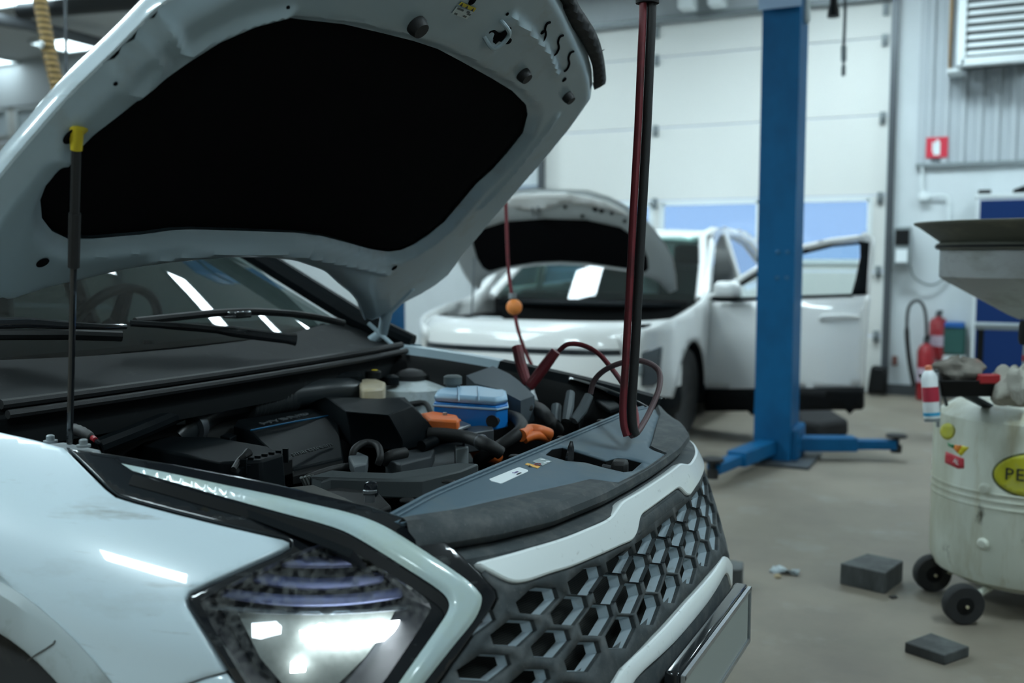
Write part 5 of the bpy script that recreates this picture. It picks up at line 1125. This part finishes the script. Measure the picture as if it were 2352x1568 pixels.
# ================================================================ things on and by the back wall
WY = WALL_Y
ht = empty('fan_heater', tuple(P(2280, 70, y=WY - .2)), 'white wall heater with horizontal louvres above the wall rail', 'heater')
h0, h1 = P(2212, 0, y=WY - .42), P(2352, 132, y=WY - .42); hx0, hx1 = h0.x, h0.x + .62; hz0, hz1 = h1.z, h1.z + .62
b = MB(); b.box(((hx0 + hx1) / 2, WY - .20, (hz0 + hz1) / 2), (hx1 - hx0, .34, hz1 - hz0)); b.build('casing', mat('heater_dark_inside', (.05, .06, .065), .6), ht)
b = MB()
for q in (hx0, hx1): b.box((q, WY - .39, (hz0 + hz1) / 2), (.07, .10, hz1 - hz0 + .06))
for q in (hz0, hz1): b.box(((hx0 + hx1) / 2, WY - .39, q), (hx1 - hx0, .10, .07))
b.build('front_frame', m_white, ht, bevel=.008)
for k in range(8): MB().box(((hx0 + hx1) / 2, WY - .40, hz0 + .075 + k * .068), (hx1 - hx0 - .05, .010, .040), Matrix.Rotation(-.45, 3, 'X')).build('louvre', m_white, ht)
MB().tube([(hx0 - .10, WY - .1, hz0 - .02), (hx0 - .10, WY - .16, hz0 + .25), (hx0 - .10, WY - .1, CEIL)], .014, 8).build('copper_pipe', mat('copper', (.42, .26, .12), .4, metal=.7), ht)
MB().box((hx0 - .05, WY - .2, hz0 - .05), (.12, .3, .03)).build('wall_bracket', m_white, ht)
s0, s1 = P(2128, 316, y=WY - .05), P(2176, 361, y=WY - .05)
sg = empty('fire_sign', tuple(s0), 'red square sign with a white extinguisher symbol', 'sign')
cx_, cz_, sz_ = (s0.x + s1.x) / 2, (s0.z + s1.z) / 2, (s0.z - s1.z)
MB().box((cx_, WY - .05, cz_), (sz_, .006, sz_)).build('plate', mat('sign_red', (.62, .03, .06), .5), sg)
b = MB(); b.box((cx_, WY - .055, cz_ - .012), (.055, .004, .115)); b.box((cx_ + .004, WY - .055, cz_ + .055), (.03, .004, .025)); b.box((cx_ - .035, WY - .055, cz_ + .005), (.010, .004, .09)); b.build('symbol', m_lab, sg)
def exting(c, h, label, hose_=True):
    e = empty('fire_extinguisher', tuple(c), label, 'extinguisher'); c = Vector(c)
    MB().lathe([(.06, 0), (.075, .01), (.078, .03), (.078, h * .74), (.06, h * .83), (.03, h * .86), (.025, h * .90)], c, seg=22).build('cylinder', m_redp, e)
    MB().lathe([(.0788, h * .28), (.0788, h * .50)], c, seg=22).build('label_band', mat('band_pink', (.50, .40, .48), .5), e)
    MB().lathe([(.03, h * .88), (.03, h * .94), (.015, h)], c, seg=12).build('valve', m_dsteel, e)
    MB().box(c + Vector((.02, -.03, h * .98)), (.03, .13, .015)).build('grip', m_blk2, e)
    if hose_: MB().tube([Vector(q) for q in cr([c + Vector(q) for q in ((0, -.02, h * .92), (-.02, -.03, h * 1.35), (-.08, -.03, h * 1.52), (-.16, -.03, h * 1.42), (-.17, -.03, h * 1.05), (-.14, -.03, h * .6), (-.09, -.04, h * .2))], False, 5)], [.014] * 20 + [.022] * 11, 10).build('discharge_hose', m_rub, e)
    return e
e1 = P(2127, 912, z=0); exting((e1.x, WY - .28, 0), .60, 'nearer red fire extinguisher with black hose standing by the wall')
e2 = P(2152, 840, y=WY - .12); exting((e2.x, WY - .12, .36), .46, 'red fire extinguisher hung on the wall behind the first', False)
w0 = P(2192, 780, y=WY - .1); wb = empty('wall_box', tuple(w0), 'blue and green box on the wall beside the extinguishers', 'box')
MB().box(w0, (.19, .16, .26)).build('box_body', mat('box_green', (.02, .09, .08), .5), wb, bevel=.01); MB().box(w0 + Vector((0, -.01, .14)), (.17, .17, .05)).build('lid', mat('box_blue', (.01, .10, .35), .5), wb, bevel=.01)
MB().box(w0 + Vector((0, 0, -.17)), (.2, .16, .06)).build('shelf', m_white, wb)
k0 = P(2073, 565, y=WY - .12); kb = empty('door_control_box', tuple(k0), 'grey shutter control box with dark top on the door track', 'control box')
MB().box(k0, (.15, .14, .36)).build('housing', m_grey, kb, bevel=.01); MB().box(k0 + Vector((0, -.075, .08)), (.12, .01, .14)).build('display', m_blk2, kb); MB().box(k0 + Vector((0, -.075, -.09)), (.10, .01, .12)).build('button_plate', m_lab, kb)
MB().tube([Vector(q) for q in cr([k0 + Vector(q) for q in ((.07, 0, -.18), (.12, .02, -.30), (.27, .06, -.36), (.40, .08, -.24), (.46, .09, .02))], False, 5)], .010, 8).build('cable', m_grey, kb)
tag(MB().tube([Vector(q) for q in cr([P(a, b_, y=WY - .05) for a, b_ in ((2118, 385), (2120, 440), (2130, 450), (2160, 448), (2178, 458), (2180, 520))], False, 4)], .012, 8).build('cable_conduit', m_white), 'thin white conduit running down the wall under the rail', 'conduit')
tag(MB().box(P(2122, 452, y=WY - .05), (.09, .06, .07)).build('junction_box', m_white, None, bevel=.01), 'small white junction box on the conduit', 'junction box')
CY = 7.55
cb0 = P(2243, 452, y=CY); cabx = cb0.x
cab = empty('tool_cabinet', (cabx + .5, CY + .25, 0), 'tall blue tool cabinet against the wall behind the drainer', 'cabinet')
MB().box((cabx + .5, CY + .27, cb0.z / 2 + .05), (1.0, .5, cb0.z - .1)).build('body', m_white, cab, bevel=.008)
for k, (xa, xb) in enumerate(((.03, .5), (.51, .98))):
    MB().box((cabx + (xa + xb) / 2, CY + .01, cb0.z / 2 + .05), (xb - xa, .03, cb0.z - .16)).build('door', m_blue2, cab, bevel=.005)
MB().box((cabx + .5, CY + .27, cb0.z + .01), (1.02, .52, .03)).build('top', m_white, cab)
t0 = P(2262, 436, y=CY + .1); tag(MB().box((t0.x, CY + .1, cb0.z + .045), (.10, .08, .035)).build('black_case', m_blk2, None, bevel=.006), 'small black case on top of the blue cabinet', 'case')
t0 = P(2345, 430, y=CY + .15); tag(MB().rings([[(t0.x - .06, CY + .1, cb0.z + .026), (t0.x + .16, CY + .1, cb0.z + .026), (t0.x + .16, CY + .3, cb0.z + .026), (t0.x - .06, CY + .3, cb0.z + .026)], [(t0.x - .06, CY + .1, cb0.z + .06), (t0.x + .12, CY + .1, cb0.z + .13), (t0.x + .12, CY + .3, cb0.z + .13), (t0.x - .06, CY + .3, cb0.z + .06)]]).build('black_box', m_blk2, None, bevel=.006), 'wedge shaped black box on the blue cabinet at the picture edge', 'box')
b0 = P(2290, 752, y=5.6); be = empty('small_bench', (b0.x + .2, 5.75, 0), 'low grey bench standing in front of the blue cabinet', 'bench')
MB().box((b0.x + .22, 5.75, b0.z), (.72, .3, .035)).build('bench_top', m_grey, be, bevel=.004)
for dx in (-.10, .54):
    for dy in (-.12, .12): MB().box((b0.x + dx, 5.75 + dy, b0.z / 2 - .01), (.04, .03, b0.z - .02)).build('leg', m_blk2, be)
hl_ = P(2055, 828, y=WY - .06); tag(MB().box(hl_, (.05, .05, .09)).build('wall_socket', mat('brown_socket', (.12, .05, .04), .5), None, bevel=.008), 'little brown socket low on the wall', 'socket')
sq = [P(a, b_, y=WY - .25) for a, b_ in ((2000, 840), (2036, 845), (2034, 905), (1990, 905))]; tag(MB().prism(sq[::-1], (0, .15, 0)).build('tool_bag', m_blk2, None, bevel=.03), 'dark bag on the floor by the door track', 'bag')
# ---- things hanging overhead
m_hose = mat('yellow_hose', (.33, .21, .07), .6)
nt = m_hose.node_tree; wv = nt.nodes.new('ShaderNodeTexWave'); wv.bands_direction = 'Z'; wv.inputs['Scale'].default_value = 9; tcn = nt.nodes.new('ShaderNodeTexCoord'); nt.links.new(tcn.outputs['Object'], wv.inputs[0])
rm = nt.nodes.new('ShaderNodeValToRGB'); rm.color_ramp.elements[0].color = (.10, .065, .02, 1); rm.color_ramp.elements[0].position = .25; rm.color_ramp.elements[1].color = (.36, .23, .08, 1); rm.color_ramp.elements[1].position = .6
nt.links.new(wv.outputs[0], rm.inputs[0]); nt.links.new(rm.outputs[0], nt.nodes['Principled BSDF'].inputs[0])
hz = P3([(70, -260, 5.6), (84, -60, 5.6), (92, 0, 5.6), (104, 70, 5.6), (118, 140, 5.6), (136, 210, 5.6), (165, 300, 5.6), (190, 420, 5.6)]); pt_ = [Vector(q) for q in cr(hz, False, 48)]
tag(MB().tube(pt_, [.0375 + .0035 * math.sin(k * 1.05) for k in range(len(pt_))], 12).build('spiral_hose', m_hose, None, ang=80), 'yellow ribbed exhaust hose hanging in the corner', 'hose')
tag(MB().tube(P3([(148, -300, 5.2), (150, 20, 5.2), (155, 300, 5.2), (158, 400, 5.2)]), .008, 6).build('hanging_cord', m_dsteel), 'thin dark cord hanging beside the yellow hose', 'cord')
tag(MB().box(P(94, 102, d=5.55), (.03, .02, .035), Matrix.Rotation(.5, 3, 'Y')).build('hose_tag', m_lab), 'tiny white tag on the yellow hose', 'tag')
p0, p1 = P(48, 26, z=3.92), P(330, 2, z=3.86); pe = empty('exhaust_pipe', tuple(p0), 'dark extraction pipe under the ceiling crossing behind the yellow hose', 'pipe')
MB().tube([p0, p1 + (p1 - p0) * .6], .085, 14).build('pipe', m_dsteel, pe); MB().tube([P(-60, 35, z=3.96), P(60, 56, z=3.96), P(150, 78, z=3.96), P(240, 102, z=3.96)], .07, 12).build('branch_pipe', mat('grey_duct', (.12, .13, .14), .5), pe); MB().tube([P(62, 35, z=3.9), P(62, 35, z=4.15)], .03, 8).build('pipe_hanger', m_dsteel, pe)
pd = empty('pendant_plug', tuple(P(1916, 38, d=6.4)), 'black pendant plug hanging near the top of the lift post', 'plug')
q0 = P(1914, 39, d=6.4); MB().lathe([(.040, 0), (.036, .05), (.026, .075), (.024, .13), (.012, .15)], q0, seg=18).build('plug_body', m_blk2, pd); MB().tube([q0 + Vector((0, 0, .14)), q0 + Vector((0, 0, 1.3))], .009, 8).build('plug_cord', m_blk2, pd)
ch = empty('pull_handle', tuple(P(1938, 172, d=6.4)), 'dark pull chain with grey handle beside the pendant plug', 'pull chain')
MB().tube(P3([(1943, -300, 6.4), (1942, 0, 6.4), (1940, 60, 6.4), (1938, 108, 6.4)]), .010, 8).build('chain', m_dsteel, ch)
MB().tube(P3([(1938, 106, 6.4), (1938, 140, 6.4)]), .018, 10).build('grip', m_grey, ch); MB().tube(P3([(1938, 152, 6.4), (1937, 174, 6.4)]), .014, 10).build('end_weight', m_grey, ch); MB().tube(P3([(1938, 138, 6.4), (1938, 154, 6.4)]), .008, 8).build('link', m_grey, ch)
fl = empty('clear_filter_bowl', tuple(P(1852, 50, d=6.2)), 'clear filter bowl hanging beside the head of the lift post', 'filter')
q0 = P(1852, 50, d=6.2); MB().lathe([(.012, -.01), (.024, 0), (.028, .03), (.028, .14), (.022, .15)], q0, (-.1, .05, 1), 14).build('bowl', mat('cloudy_bowl', (.42, .48, .48), .3), fl); MB().tube([q0 + Vector((-.01, 0, .14)), q0 + Vector((-.02, 0, 1.1))], .010, 8).build('supply_line', m_grey, fl)
